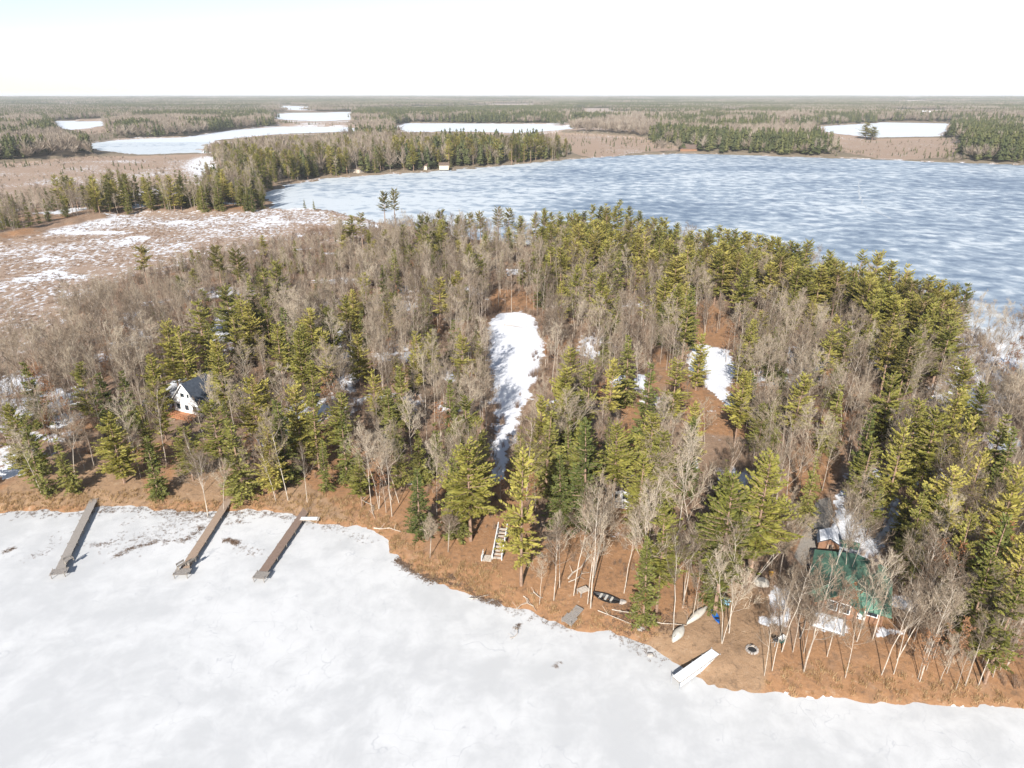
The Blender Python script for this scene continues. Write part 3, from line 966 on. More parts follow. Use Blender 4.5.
CZ = [poly(q, 2).tolist() for q in ([(160, 360), (350, 345), (370, 470), (230, 480), (150, 440)], [(545, 430), (640, 430), (600, 500), (560, 500)],
      [(545, 275), (700, 290), (690, 350), (555, 330)], [(390, 400), (480, 400), (480, 540), (400, 520)], [(700, 250), (960, 290), (940, 350), (760, 320)])]
def scatter_forest():
    r = random.Random(11)
    RL = [P.tolist() for P in RUST]
    cand = []
    lo, hi = FOREST.min(0), FOREST.max(0)
    cell = 3.0
    for gx in np.arange(max(lo[0], -260), min(hi[0], 330), cell):
        for gy in np.arange(lo[1], hi[1], cell):
            cand.append((gx + r.uniform(0, cell), gy + r.uniform(0, cell)))
    C = np.array(cand)
    ok = inside(FOREST, C[:, 0], C[:, 1])
    C = C[ok]
    h, sd, marsh = fields(C[:, 0], C[:, 1])
    ok = (sd > 2.0) & (marsh < .75)
    edge = marsh[ok]
    C = C[ok]; h = h[ok]; sd = sd[ok]
    cl = vnoise(C[:, 0], C[:, 1], 16, 77)
    cc = vnoise(C[:, 0], C[:, 1], 30, 78)
    base = np.array([(t[1], t[2]) for t in TREES])
    out = []
    for P in NOGO + RUST[:2]:
        bad = inside(P, C[:, 0], C[:, 1])
        cl = np.where(bad, 9, cl)
    for i, (x, y) in enumerate(C):
        if cl[i] > 2: continue
        px, py = proj(x, y, h[i])
        if px < -60 or px > 1090: continue
        keep = .50 + .3 * (cl[i] > .45)
        if px > 770 and py > 520: keep = 1.0
        if py > 520 and px < 640: keep *= .5
        if any(pin(P, x, y) for P in RL): keep *= .5
        if sd[i] < 7 and y < 140 and px < 780: keep *= .4
        if r.random() > keep: continue
        d2 = ((base - (x, y)) ** 2).sum(1).min()
        q = r.random()
        if any(pin(P, x, y) for P in CZ): q *= .65
        if px > 840 and py > 400: q += .08
        if q < .07 + .09 * (cc[i] > .62): kind = r.choice(('pine', 'fir', 'fir', 'pine'))
        elif q < .30 or (px > 840 and py > 400 and q < .45): kind = 'birch'
        elif q < .325: kind = 'oak'
        else: kind = 'bare'
        if d2 < (9 if kind in ('pine', 'fir') else 2.0): continue
        H = {'pine': r.uniform(9, 15), 'fir': r.uniform(6, 12), 'birch': r.uniform(9, 15), 'oak': r.uniform(5, 9), 'bare': r.uniform(8, 15)}[kind]
        if edge[i] > .04: H *= .5
        elif px < 330 and y > 150 and py < 330: H *= .72
        if y > 190 and px < 420: H *= .8
        if kind in ('pine', 'fir') and py < 470 and px < 150: continue
        wf = r.uniform(.85, 1.15)
        if kind in ('bare', 'birch', 'oak') and r.random() < .62 and hides_pine(x, y, h[i], H): continue
        if blocked(kind, x, y, h[i], H, r, wf):
            H *= .45
            if kind not in ('bare', 'birch') or r.random() < .6 or blocked(kind, x, y, h[i], H, r, wf): continue
        TREES.append([kind, x, y, H, wf, None, False])
scatter_forest()
rx = random.Random(91)
for k in range(85):
    px, py = rx.uniform(775, 1040), rx.uniform(600, 690)
    x, y = unproj(px, py, 1.5)
    if any(pin(P.tolist(), x, y) for P in NOGO): continue
    if fields(np.array([x]), np.array([y]))[1][0] < 1.5: continue
    kd, hh_ = rx.choice(('bare', 'bare', 'birch', 'bare', 'oak')), rx.uniform(5, 11)
    if blocked(kd, x, y, 1.5, hh_, rx): continue
    TREES.append([kd, x, y, hh_, rx.uniform(.8, 1.1), None, False])

# trees on the strips and points between marsh and far lake, still tall enough to read one by one
r = random.Random(21)
def strip_trees(P, n, kinds, Hr):
    lo, hi = P.min(0), P.max(0)
    PL = P.tolist()
    k = 0; tries = 0
    pts = []
    while k < n and tries < n * 40:
        tries += 1
        x, y = r.uniform(lo[0], hi[0]), r.uniform(lo[1], hi[1])
        if pin(PL, x, y):
            pts.append((x, y)); k += 1
    pts = np.array(pts)
    h, sd, marsh = fields(pts[:, 0], pts[:, 1])
    for (x, y), s in zip(pts, sd):
        if s > 2:
            FARM.append((r.choice(kinds), x, y, r.uniform(*Hr)))
FARM = []
strip_trees(poly([(62, 211), (110, 206), (150, 208), (210, 204), (212, 212), (150, 214), (100, 219), (66, 222)]), 110, ('fir', 'pine', 'pine', 'fir', 'bare', 'bare'), (9, 20))
strip_trees(poly([(-120, 262), (0, 240), (90, 222), (110, 207), (60, 206), (0, 214), (-120, 230)]), 300, ('bare', 'bare', 'bare', 'birch', 'fir'), (7, 12))
strip_trees(poly([(200, 214), (262, 213), (268, 207), (262, 196), (225, 190), (205, 196)]), 170, ('fir', 'bare', 'bare', 'fir', 'pine'), (9, 19))
strip_trees(poly([(225, 196), (262, 199), (290, 187), (330, 179), (420, 174), (500, 167), (560, 161.5), (575, 158), (560, 156), (480, 159), (420, 162), (330, 166), (270, 172), (240, 180)]), 700, ('pine', 'fir', 'pine', 'red', 'bare', 'bare'), (9, 23))
strip_trees(poly([(240, 180), (270, 172), (330, 166), (420, 162), (480, 159), (520, 156), (430, 148), (330, 148), (245, 150), (206, 155), (215, 168)]), 1100, ('bare', 'bare', 'bare', 'fir', 'pine', 'bare'), (11, 19))
strip_trees(poly([(275, 206), (400, 223), (470, 235), (420, 226), (335, 213)]), 12, ('fir',), (3, 6))

# ------------------------------------------------------------------ link trees: the largest in the picture one by one, the rest as woods
KNAME = {'pine': 'pine_tree', 'fir': 'fir_tree', 'red': 'red_pine_tree', 'bare': 'bare_tree', 'birch': 'birch_tree', 'oak': 'oak_tree'}
CAP = {'pine': 290, 'fir': 290, 'red': 60, 'bare': 295, 'birch': 295, 'oak': 90}
LOOK = {'pine': 'olive green pine', 'fir': 'dark green fir', 'red': 'long-stemmed high-crowned pine', 'bare': 'grey leafless tree', 'birch': 'pale leafless birch', 'oak': 'rust-leaved oak'}
LAND = [('the left grey dock', 92, 500), ('the middle tan dock', 230, 497), ('the dark brown dock', 315, 497), ('the white cabin', 195, 420), ('the long snowy clearing', 515, 380),
        ('the small snow clearing', 712, 380), ('the white-railed stair', 502, 555), ('the rust slope', 595, 590), ('the green-roofed house', 852, 610), ('the grey gravel drive', 815, 540),
        ('the beached boats', 700, 625), ('the snowy marsh', 130, 262), ('the snowy point', 1000, 370), ('the blue lake', 640, 262), ('the snowy trailer', 864, 500),
        ('the small hut', 622, 512), ('the shaded hollow', 223, 360), ('the inland rust glade', 640, 450)]
LW = [(n, *unproj(a, b_, 1.8)) for n, a, b_ in LAND]
def where(x, y):
    best = min(LW, key=lambda q: math.hypot(q[1] - x, (q[2] - y) * .8))
    dx, dy = x - best[1], y - best[2]
    d = math.hypot(dx, dy)
    # depth runs away from the camera
    fx, fy = best[1] / math.hypot(best[1], best[2]), best[2] / math.hypot(best[1], best[2])
    dep = dx * fx + dy * fy
    lat = dx * fy - dy * fx
    rel = ('behind' if dep > 0 else 'in front of') if abs(dep) > abs(lat) else ('right of' if lat > 0 else 'left of')
    ring = 'just ' if d < 9 else '' if d < 22 else 'well ' if d < 45 else 'far '
    return best[0], ring + rel
def hword(kind, H):
    lim = {'pine': (12, 16), 'fir': (9, 13), 'red': (15, 17), 'bare': (9.5, 13), 'birch': (9.5, 13), 'oak': (6, 9)}[kind]
    return 'low' if H < lim[0] else 'tall' if H > lim[1] else 'mid-height'

def link_tree(kind, x, y, H, wf, rz, vi):
    tr, cr, ex, H0 = SETS[kind][vi]
    root = bpy.data.objects.new(KNAME[kind], None)
    COL.objects.link(root)
    root.location = (x, y, height_cache)
    root.rotation_euler = (0, 0, rz)
    s = H / H0
    root.scale = (s * wf, s * wf, s)
    for nm, me in (('trunk', tr), ('crown', cr), ('leaves', ex)):
        if me is None: continue
        o = bpy.data.objects.new(nm, me)
        COL.objects.link(o)
        o.parent = root
    return root

hs, _, _ = fields(np.array([t[1] for t in TREES]), np.array([t[2] for t in TREES]))
byk = {}
for t, h0 in zip(TREES, hs):
    px, py = proj(t[1], t[2], h0 + t[3] * .5)
    vis = -40 < px < 1064 and py < 800
    byk.setdefault(t[0], []).append((t, h0, (1 if vis else .01) * t[3] / math.hypot(t[1], t[2], CAMH)))
rest = {}
recs = []
r = random.Random(31)
for kind, lst in byk.items():
    lst.sort(key=lambda q: -q[2])
    for i, (t, h0, s) in enumerate(lst):
        if s < .01: rest.setdefault(kind, []).append((t[1], t[2], h0, t[3], t[4])); continue
        if i < CAP[kind]:
            height_cache = h0
            o = link_tree(kind, t[1], t[2], t[3], t[4], r.uniform(0, 6.28), r.randrange(len(SETS[kind])))
            recs.append((o, kind, t[1], t[2], t[3], s))
        else:
            rest.setdefault(kind, []).append((t[1], t[2], h0, t[3], t[4]))
buckets = {}
for o, kind, x, y, H, s in recs:
    lm, rel = where(x, y)
    buckets.setdefault((kind, lm, rel, hword(kind, H)), []).append((o, H, x, y))
for (kind, lm, rel, hw), lst in buckets.items():
    lab = f"{hw} {LOOK[kind]} {rel} {lm}"
    grp = f"{LOOK[kind]}s {rel} {lm}"
    lst.sort(key=lambda q: math.hypot(q[2], q[3]))
    for i, (o, H, x, y) in enumerate(lst):
        l = lab
        if len(lst) > 1 and i == 0: l = lab + ', nearest the docks'
        elif len(lst) > 2 and i == len(lst) - 1: l = lab + ', farthest from the docks'
        tag(o, l, 'tree', grp if len(lst) > 1 else LOOK[kind] + 's of the wooded peninsula')

def proto_join(name, parts):
    """one mesh out of several, for woods drawn as a mass"""
    vs, fs, mi, mats = [], [], [], []
    for me in parts:
        if me is None: continue
        n = len(vs)
        vs.extend([tuple(v.co) for v in me.vertices])
        fs.extend([tuple(i + n for i in p.vertices) for p in me.polygons])
        mi.extend([len(mats)] * len(me.polygons))
        mats.append(me.materials[0])
    me = bpy.data.meshes.new(name)
    me.from_pydata(vs, [], fs)
    for m in mats: me.materials.append(m)
    me.polygons.foreach_set('material_index', mi)
    return me

def px_poly(P):
    return np.array([proj(x, y, 0) for x, y in P])
VIEW = [px_poly(P) for P in LAKES[1:] + MARSHES[1:]]
def covers(X, Y, h, H, views=None):
    X = np.asarray(X, float); Y = np.asarray(Y, float)
    dep = Y * math.cos(PITCH)
    bad = np.zeros(X.shape, bool)
    for f in (.55, .95):
        z = h + H * f - CAMH
        d = Y * math.cos(PITCH) - z * math.sin(PITCH)
        px = W / 2 + F * X / d
        py = HH / 2 - F * (Y * math.sin(PITCH) + z * math.cos(PITCH)) / d
        for P in (VIEW if views is None else views):
            bad |= inside(P, px, py)
    return bad

def scatter(name, protos, pts, label, cat):
    """pts: x, y, z, sx, sz; one mesh of points that carries instances of the protos"""
    coll = bpy.data.collections.new(name + '_shapes')
    for i, me in enumerate(protos):
        coll.objects.link(bpy.data.objects.new(f'{name}_shape', me))
    A = np.array(pts, float)
    me = bpy.data.meshes.new(name)
    me.vertices.add(len(A))
    me.vertices.foreach_set('co', A[:, :3].ravel())
    rr = np.random.default_rng(len(A))
    a = me.attributes.new('rot', 'FLOAT_VECTOR', 'POINT')
    rot = np.zeros((len(A), 3)); rot[:, 2] = rr.uniform(0, 6.28, len(A))
    a.data.foreach_set('vector', rot.ravel())
    a = me.attributes.new('scl', 'FLOAT_VECTOR', 'POINT')
    a.data.foreach_set('vector', np.stack([A[:, 3], A[:, 3], A[:, 4]], 1).ravel())
    a = me.attributes.new('pick', 'INT', 'POINT')
    a.data.foreach_set('value', rr.integers(0, len(protos), len(A)).astype(np.int32))
    o = bpy.data.objects.new(name, me)
    COL.objects.link(o)
    ng = bpy.data.node_groups.new(name, 'GeometryNodeTree')
    ng.interface.new_socket('Geometry', in_out='INPUT', socket_type='NodeSocketGeometry')
    ng.interface.new_socket('Geometry', in_out='OUTPUT', socket_type='NodeSocketGeometry')
    gi = ng.nodes.new('NodeGroupInput'); go = ng.nodes.new('NodeGroupOutput')
    ip = ng.nodes.new('GeometryNodeInstanceOnPoints')
    ci = ng.nodes.new('GeometryNodeCollectionInfo')
    ci.inputs['Collection'].default_value = coll
    ci.inputs['Separate Children'].default_value = True
    ci.inputs['Reset Children'].default_value = True
    def na(nm, ty):
        n = ng.nodes.new('GeometryNodeInputNamedAttribute')
        n.data_type = ty
        n.inputs['Name'].default_value = nm
        return n.outputs['Attribute']
    er = ng.nodes.new('FunctionNodeEulerToRotation')
    ng.links.new(na('rot', 'FLOAT_VECTOR'), er.inputs[0])
    ng.links.new(er.outputs[0], ip.inputs['Rotation'])
    ng.links.new(na('scl', 'FLOAT_VECTOR'), ip.inputs['Scale'])
    ng.links.new(na('pick', 'INT'), ip.inputs['Instance Index'])
    ip.inputs['Pick Instance'].default_value = True
    ng.links.new(gi.outputs[0], ip.inputs['Points'])
    ng.links.new(ci.outputs[0], ip.inputs['Instance'])
    ng.links.new(ip.outputs[0], go.inputs[0])
    md = o.modifiers.new('scatter', 'NODES')
    md.node_group = ng
    tag(o, label, cat, kind='stuff')
    return o

JOIN = {k: [proto_join(k, v[:3]) for v in SETS[k]] for k in SETS}
def to_pts(kind, lst):
    return [(x, y, h, H / SETS[kind][0][3] * wf, H / SETS[kind][0][3]) for x, y, h, H, wf in lst]
if FARM:
    fh, _, _ = fields(np.array([t[1] for t in FARM]), np.array([t[2] for t in FARM]))
    FA = np.array([(t[1], t[2], t[3]) for t in FARM])
    bad = covers(FA[:, 0], FA[:, 1], fh, FA[:, 2], VIEW[1:7])
    for (k, x, y, H), h0, bd in zip(FARM, fh, bad):
        if bd: H *= .6
        rest.setdefault(k, []).append((x, y, h0, H, .95))
WN = {'pine': ('pine_woods', 'olive pines massed further back on the peninsula and points'), 'fir': ('fir_woods', 'small dark firs massed on the strips and points'), 'red': ('red_pine_woods', 'long-stemmed pines massed on the far point'),
      'bare': ('leafless_woods', 'grey leafless trees massed in the back of the wood'), 'birch': ('birch_woods', 'pale-trunked birches massed in the back of the wood'), 'oak': ('oak_woods', 'rusty young oaks scattered in the wood')}
for k, lst in rest.items():
    scatter(WN[k][0], JOIN[k], to_pts(k, lst), WN[k][1], 'woods')

# ------------------------------------------------------------------ far forest
def far_forest():
    r = random.Random(41)
    rr = np.random.default_rng(41)
    # 1: single low trees 560..1900 m
    lc, ld = [], []
    for i in range(4):
        a = MB(); lowtree(a, 10 + i, (0, 0, 0), 18, 'c'); lc.append(a.mesh('far_conifer', M['farfir']))
        a = MB(); lowtree(a, 20 + i, (0, 0, 0), 15, 'd'); ld.append(a.mesh('far_leafless', M['fartwig']))
    n = 90000
    d = np.sqrt(rr.uniform(560 ** 2, 2000 ** 2, n)); th = rr.uniform(R(-43), R(43), n)
    X, Y = np.sin(th) * d, np.cos(th) * d
    h, sd, marsh = fields(X, Y)
    opn = (fbm(X, Y, 420, 71) > .60) & (d > 1100)
    con = fbm(X, Y, 160, 73) + (vnoise(X, Y, 40, 74) - .5) * .5
    edge = (sd > 0) & (sd < 25)
    dens = np.where(fbm(X, Y, 200, 79) > .35, 1, .6)
    inm = marsh >= .45
    ok = (sd > 4) & (~inm | (rr.random(n) < .35)) & (~opn | (rr.random(n) < .12)) & (rr.random(n) < dens)
    for P in MARSHES[:1]:
        ok &= ~inside(P, X, Y)
    ok &= Y > 430
    cv = covers(X, Y, h, 17.0)
    cv2 = covers(X, Y, h, 5.5)
    cvl = covers(X, Y, h, 5.5, VIEW[:7])
    ok &= ~cvl & (~cv2 | (rr.random(n) < .35))
    cv = cv | inm
    iscon = (con > .54) | (edge & (rr.random(n) < .3))
    iscon &= rr.random(n) < .9
    s = rr.uniform(.65, 1.25, n) * np.where(cv, np.where(inm, .24, .33), 1)
    for m_, pr, nm, lb in ((iscon, lc, 'far_conifer_forest', 'dark conifers of the forest beyond the lakes'), (~iscon, ld, 'far_leafless_forest', 'brown leafless forest beyond the lakes')):
        k = ok & m_
        scatter(nm, pr, np.stack([X[k], Y[k], h[k], s[k] * 1.15, s[k]], 1), lb, 'forest')
    # 2: patches of forest 1900 m to the horizon
    pc = []
    for i in range(6):
        share = (.85, .6, .35, .15, .05, .5)[i]
        a = MB(); b2 = MB()
        for j in range(34):
            px, py = r.uniform(-34, 34), r.uniform(-34, 34)
            if r.random() < share: lowtree(a, r.random(), (px, py, 0), r.uniform(11, 17), 'c')
            else: lowtree(b2, r.random(), (px, py, 0), r.uniform(10, 14), 'd')
        pc.append(proto_join('forest_patch', [a.mesh('a', M['farfir']), b2.mesh('b', M['fartwig'])]))
    n = 42000
    d = 1900 * np.exp(rr.random(n) * math.log(14000 / 1900)); d = np.sort(d)
    d = 1900 + (d - 1900)
    th = rr.uniform(R(-42), R(42), n)
    X, Y = np.sin(th) * d, np.cos(th) * d
    h, sd, marsh = fields(X, Y)
    opn = (fbm(X, Y, 420, 71) > .57)
    ok = (sd > 30) & (marsh < .4) & ~opn
    ok &= ~covers(X, Y, h, 16.0)
    con = fbm(X, Y, 500, 83) > .54
    s = np.clip(d / 3500, 1, 1.8)
    for m_, pr, nm, lb in ((con, [pc[0], pc[1], pc[5]], 'distant_conifer_forest', 'dark forest fading towards the horizon'), (~con, [pc[2], pc[3], pc[4]], 'distant_leafless_forest', 'brown forest fading towards the horizon')):
        k = ok & m_
        scatter(nm, pr, np.stack([X[k], Y[k], h[k], s[k], rr.uniform(.8, 1.1, k.sum())], 1), lb, 'forest')
far_forest()

# ------------------------------------------------------------------ undergrowth
def growth():
    rr = np.random.default_rng(51)
    def area(n, x0, x1, y0, y1):
        return rr.uniform(x0, x1, n), rr.uniform(y0, y1, n)
    sh = [shrub(i).mesh('shrub', M['scrub']) for i in range(4)]
    X, Y = area(60000, -200, 280, 48, 330)
    ok = inside(FOREST, X, Y); X, Y = X[ok], Y[ok]
    h, sd, m_ = fields(X, Y)
    ok = (sd > 1.5)
    for P in NOGO + LAWN:
        ok &= ~inside(P, X + (vnoise(X, Y, 3, 97) - .5) * 6, Y)
    ok &= (vnoise(X, Y, 8, 3) > .42) & ((sd > 9) | (Y > 140) | (X > 38))
    k = ok
    s = rr.uniform(.5, 1.4, len(X))
    for P in RUST: s = np.where(inside(P, X, Y), s * .55, s)
    scatter('undergrowth', sh, np.stack([X[k], Y[k], h[k], s[k], s[k]], 1), 'brown leafless brush under the trees', 'undergrowth')
    # marsh brush
    P = MARSHES[0]
    X, Y = area(60000, -420, 60, 130, 420)
    ok = inside(P, X, Y); X, Y = X[ok], Y[ok]
    h, sd, m_ = fields(X, Y)
    ok = (vnoise(X, Y, 5, 8) + .5 * vnoise(X, Y, 22, 9) > .62) & (sd > .5)
    s = rr.uniform(.3, .7, len(X))
    mt = [tuft(i, .9, 30, .9, .05).mesh('marsh_tuft', M['scrub']) for i in range(3)]
    scatter('marsh_grass', mt, np.stack([X[ok], Y[ok], h[ok], s[ok] * 1.3, s[ok]], 1), 'brown tussocks standing in the snowy marsh', 'grass')
    # straw on the near bank
    X, Y = area(60000, -130, 90, 45, 125)
    h, sd, m_ = fields(X, Y)
    PX = W / 2 + F * X / (Y * math.cos(PITCH) + CAMH * math.sin(PITCH))
    ok = (sd > .15) & (sd < np.where(PX < 500, 5.5, 3.0) * (.4 + vnoise(X, Y, 9, 15)))
    ok &= rr.random(len(X)) < np.where(PX < 500, .8, .4)
    WX = X + (vnoise(X, Y, 2.5, 97) - .5) * 5
    for P in (LAWN[0],):
        ok &= ~inside(P, WX, Y)
    s = rr.uniform(.5, 1.2, len(X))
    gt = [tuft(20 + i, .6, 26, .5, .03).mesh('straw_tuft', M['straw']) for i in range(4)]
    scatter('dry_grass', gt, np.stack([X[ok], Y[ok], h[ok], s[ok], s[ok]], 1), 'straw-coloured dead grass along the near bank', 'grass')
growth()
# ------------------------------------------------------------------ built things
def at(px, py, z=None):
    x, y = unproj(px, py, z if z is not None else 1.5)
    if z is None:
        for _ in range(4):
            h = max(height(x, y), 0)
            x, y = unproj(px, py, h)
        return Vector((x, y, h))
    return Vector((x, y, z))

def dock(p, q, w, zdeck, m, label, grp='wooden docks standing in the bay ice', end=None, seed=0, bench=False):
    """p shore end, q outer end"""
    r = random.Random(seed)
    d = (q - p); d.z = 0
    Ld = d.length
    a = math.atan2(d.y, d.x)
    root = empty('dock', (p.x, p.y, 0), a, label=label, cat='dock', group=grp)
    mb = MB()
    x = 0
    while x < Ld:
        mb.box((x + .1, r.uniform(-.03, .03), zdeck + r.uniform(-.008, .008)), (.185, w, .05), r.uniform(-.012, .012))
        x += .21
    mb.build('deck', m, root)
    s = MB()
    for sy in (-1, 1):
        s.box((Ld / 2, sy * (w / 2 - .08), zdeck - .12), (Ld, .07, .17))
    s.build('stringer', M['post'], root)
    n = int(Ld / 3)
    for i in range(n + 1):
        for sy in (-1, 1):
            b = MB()
            b.tube([(i * Ld / n, sy * (w / 2 + .05), -1.0), (i * Ld / n, sy * (w / 2 + .05), zdeck + .12)], .055, 6)
            b.build('post', M['post'], root)
    if end:
        b = MB()
        y = -end[1] / 2
        while y < end[1] / 2:
            b.box((Ld + end[0] / 2, y + .1, zdeck + .06), (end[0], .185, .05))
            y += .21
        b.build('platform', M['greywood'], root)
        for sx in (.15, end[0] - .15):
            for sy in (-1, 1):
                b = MB()
                b.tube([(Ld + sx, sy * (end[1] / 2 - .15), -1), (Ld + sx, sy * (end[1] / 2 - .15), zdeck + .35)], .05, 6)
                b.build('post', M['post'], root)
    return root, Ld

def bench(loc, rz, label, m='greywood'):
    root = empty('bench', loc, rz, label=label, cat='bench')
    b = MB()
    for i in range(3): b.box((0, -.16 + i * .16, .45), (1.2, .13, .04))
    b.build('seat', M[m], root)
    b = MB()
    for i in range(2): b.box((0, .27, .62 + i * .17), (1.2, .035, .12))
    b.build('backrest', M[m], root)
    for sx in (-.52, .52):
        b = MB(); b.box((sx, -.02, .2), (.06, .4, .42)); b.box((sx, .25, .5), (.06, .05, .6)); b.build('leg', M['post'], root)

d1, L1 = dock(at(94, 499, .6), at(60, 569, .6), 1.15, .62, M['greywood'], 'weathered grey plank dock, the leftmost reaching into the white bay', end=(1.3, 1.9), seed=1)
d2, L2 = dock(at(231, 496, .6), at(184, 569, .6), 1.2, .62, M['tanwood'], 'long tan plank dock with benches on its end platform', end=(1.4, 2.0), seed=2)
d3, L3 = dock(at(314, 498, .6), at(263, 572, .6), 1.25, .62, M['brownwood'], 'dark brown plank dock with a snowy side finger', end=(1.5, 1.7), seed=3)
p = at(57, 563, .68); bench((p.x + 1.6, p.y + .2, .73), R(60), 'grey bench on the end of the left dock')
p = at(184, 568, .68); bench((p.x - .3, p.y + .1, .73), R(60), 'dark bench on the tan dock, nearer its edge', 'post')
p = at(189, 566, .68); bench((p.x + .2, p.y + .5, .73), R(-120), 'dark bench on the tan dock, turned inward', 'post')
# side finger of the third dock
fa, fb = at(300, 519, .6), at(318, 519, .6)
root = empty('dock', (fa.x, fa.y, 0), 0, label='short pale finger dock joined to the brown dock', cat='dock', group='wooden docks standing in the bay ice')
b = MB(); Lf = fb.x - fa.x
x = 0
while x < Lf:
    b.box((x + .1, 0, .62), (.185, 1.0, .05)); x += .21
b.build('deck', M['log'], root)
b = MB(); b.box((Lf / 2, .1, .68), (Lf * .9, .6, .07)); b.build('snow_cover', M['snow'], root)
for sx in (.1, Lf - .1):
    for sy in (-.45, .45):
        b = MB(); b.tube([(sx, sy, -.8), (sx, sy, .7)], .05, 6); b.build('post', M['post'], root)
# snow-covered dock at the lower right
pa, pb = at(716, 651, 1.0), at(676, 680, .9)
d = pb - pa; a = math.atan2(d.y, d.x); Ls = math.hypot(d.x, d.y)
root = empty('dock', (pa.x, pa.y, 0), a, label='snow-covered dock by the brown lawn', cat='dock', group='wooden docks standing in the bay ice')
b = MB(); b.box((Ls / 2, 0, .9), (Ls, 1.1, .1)); b.build('deck', M['greywood'], root)
b = MB(); b.box((Ls / 2, 0, 1.02), (Ls * .98, 1.0, .15), 0, .96); b.build('snow_cover', M['snow'], root)
b = MB(); b.box((Ls / 2, .54, .55), (Ls * .96, .05, .55)); b.build('skirt', M['white'], root)
for i in range(5):
    for sy in (-.6, .6):
        b = MB(); b.tube([(i * Ls / 4, sy, -.8), (i * Ls / 4, sy, 1.05)], .05, 6); b.build('post', M['steel'], root)

def gable_roof(w, dp, z, rise, over=.35, t=.14, hip=0):
    """ridge along local y; hip pulls the ridge ends in"""
    m = MB()
    for s in (-1, 1):
        e = w / 2 + over; yy = dp / 2 + over; k = hip
        zl = z - over * rise / (w / 2)
        v = [(s * e, -yy, zl), (s * e, yy, zl), (0, yy - k, z + rise), (0, -yy + k, z + rise)]
        vv = v + [(a_, b_, c_ + t) for a_, b_, c_ in v]
        m.add(vv, [(0, 1, 2, 3), (7, 6, 5, 4), (0, 4, 5, 1), (1, 5, 6, 2), (3, 7, 4, 0), (2, 6, 7, 3)])
    if hip:
        for s in (-1, 1):
            e = w / 2 + over; yy = dp / 2 + over; zl = z - over * rise / (w / 2)
            v = [(-e, s * yy, zl), (e, s * yy, zl), (0, s * (yy - hip), z + rise)]
            vv = v + [(a_, b_, c_ + t) for a_, b_, c_ in v]
            m.add(vv, [(0, 1, 2), (3, 4, 5), (0, 3, 4, 1), (1, 4, 5, 2), (2, 5, 3, 0)])
    return m

def walls(w, dp, z, rise, gable=True, base=-.8):
    m = MB()
    x, y = w / 2, dp / 2
    m.add([(-x, -y, base), (x, -y, base), (x, y, base), (-x, y, base), (-x, -y, z), (x, -y, z), (x, y, z), (-x, y, z)],
          [(0, 1, 5, 4), (1, 2, 6, 5), (2, 3, 7, 6), (3, 0, 4, 7)])
    if gable:
        m.add([(-x, -y, z), (x, -y, z), (0, -y, z + rise), (-x, y, z), (x, y, z), (0, y, z + rise)], [(0, 1, 2), (4, 3, 5)])
    return m

def window(parent, c, w, h, n, m='white', name='window'):
    """n: 'f' front (-y) or 'r' right (+x), 'l' left"""
    f, g = MB(), MB()
    if n in 'fb':
        s = -1 if n == 'f' else 1
        for dx in (-w / 2, w / 2): f.box((c[0] + dx, c[1] + s * .03, c[2]), (.09, .08, h + .09))
        for dz in (-h / 2, h / 2): f.box((c[0], c[1] + s * .035, c[2] + dz), (w - .09, .08, .09))
        g.box((c[0], c[1] + s * .012, c[2]), (w - .05, .03, h - .05))
    else:
        s = 1 if n == 'r' else -1
        for dy in (-w / 2, w / 2): f.box((c[0] + s * .03, c[1] + dy, c[2]), (.08, .09, h + .09))
        for dz in (-h / 2, h / 2): f.box((c[0] + s * .035, c[1], c[2] + dz), (.08, w - .09, .09))
        g.box((c[0] + s * .012, c[1], c[2]), (.03, w - .05, h - .05))
    o = f.build(name, M[m], parent)
    g.build('pane', M['glass'], o)

def railing(parent, pts, z0, hgt, m, name='railing'):
    b = MB()
    for i in range(len(pts) - 1):
        p, q = Vector(pts[i]), Vector(pts[i + 1])
        for zz in (hgt, hgt * .55, .12):
            b.bar((p.x, p.y, z0 + zz), (q.x, q.y, z0 + zz), .06)
        n = max(2, int((q - p).length / .5))
        for k in range(n + 1):
            s = p.lerp(q, k / n)
            b.bar((s.x, s.y, z0), (s.x, s.y, z0 + hgt), .06 if k % 4 else .1)
    b.build(name, m, parent)

# white cabin behind the left docks
p = at(197, 414)
root = empty('cabin', (p.x, p.y + 4, p.z), R(-22), label='white gabled cabin with dark roof and red-brown deck', cat='cabin')
walls(6.4, 9, 2.9, 3.6).build('wall', M['whitesiding'], root)
rf = gable_roof(6.4, 9, 2.9, 3.6).build('roof', M['darkroof'], root)
b = MB(); b.box((1.2, 1.5, 6.2), (.7, .7, 1.6)); b.build('chimney', M['brick'], rf)
b = MB()
for s in (-1, 1):
    b.bar((s * 3.55, -4.87, 2.55), (0, -4.87, 6.6), .16)
b.build('bargeboard', M['white'], root)
for xx in (-2, 0.1, 2.1): window(root, (xx, -4.5, 1.5), 1.1, 1.2, 'f')
window(root, (-.5, -4.5, 4.1), 1.1, .9, 'f'); window(root, (.9, -4.5, 4.1), .6, .9, 'f')
window(root, (3.2, -1.5, 1.6), 1.2, 1.1, 'r'); window(root, (3.2, 1.8, 1.6), 1.2, 1.1, 'r')
b = MB()
for i in range(14): b.box((0, -4.65 - i * .2, .35), (6.6, .18, .06))
for sx in (-3, 0, 3):
    b.box((sx, -7.2, -.4), (.14, .14, 1.4))
b.build('deck', M['deck'], root)
railing(root, [(-3.2, -4.7, 0), (-3.2, -7.3, 0), (3.2, -7.3, 0), (3.2, -4.7, 0)], .38, .95, M['deck'])
b = MB()
for i in range(5): b.box((-.8, -7.6 - i * .28, .22 - i * .2), (1.6, .27, .08))
b.build('steps', M['tanwood'], root)

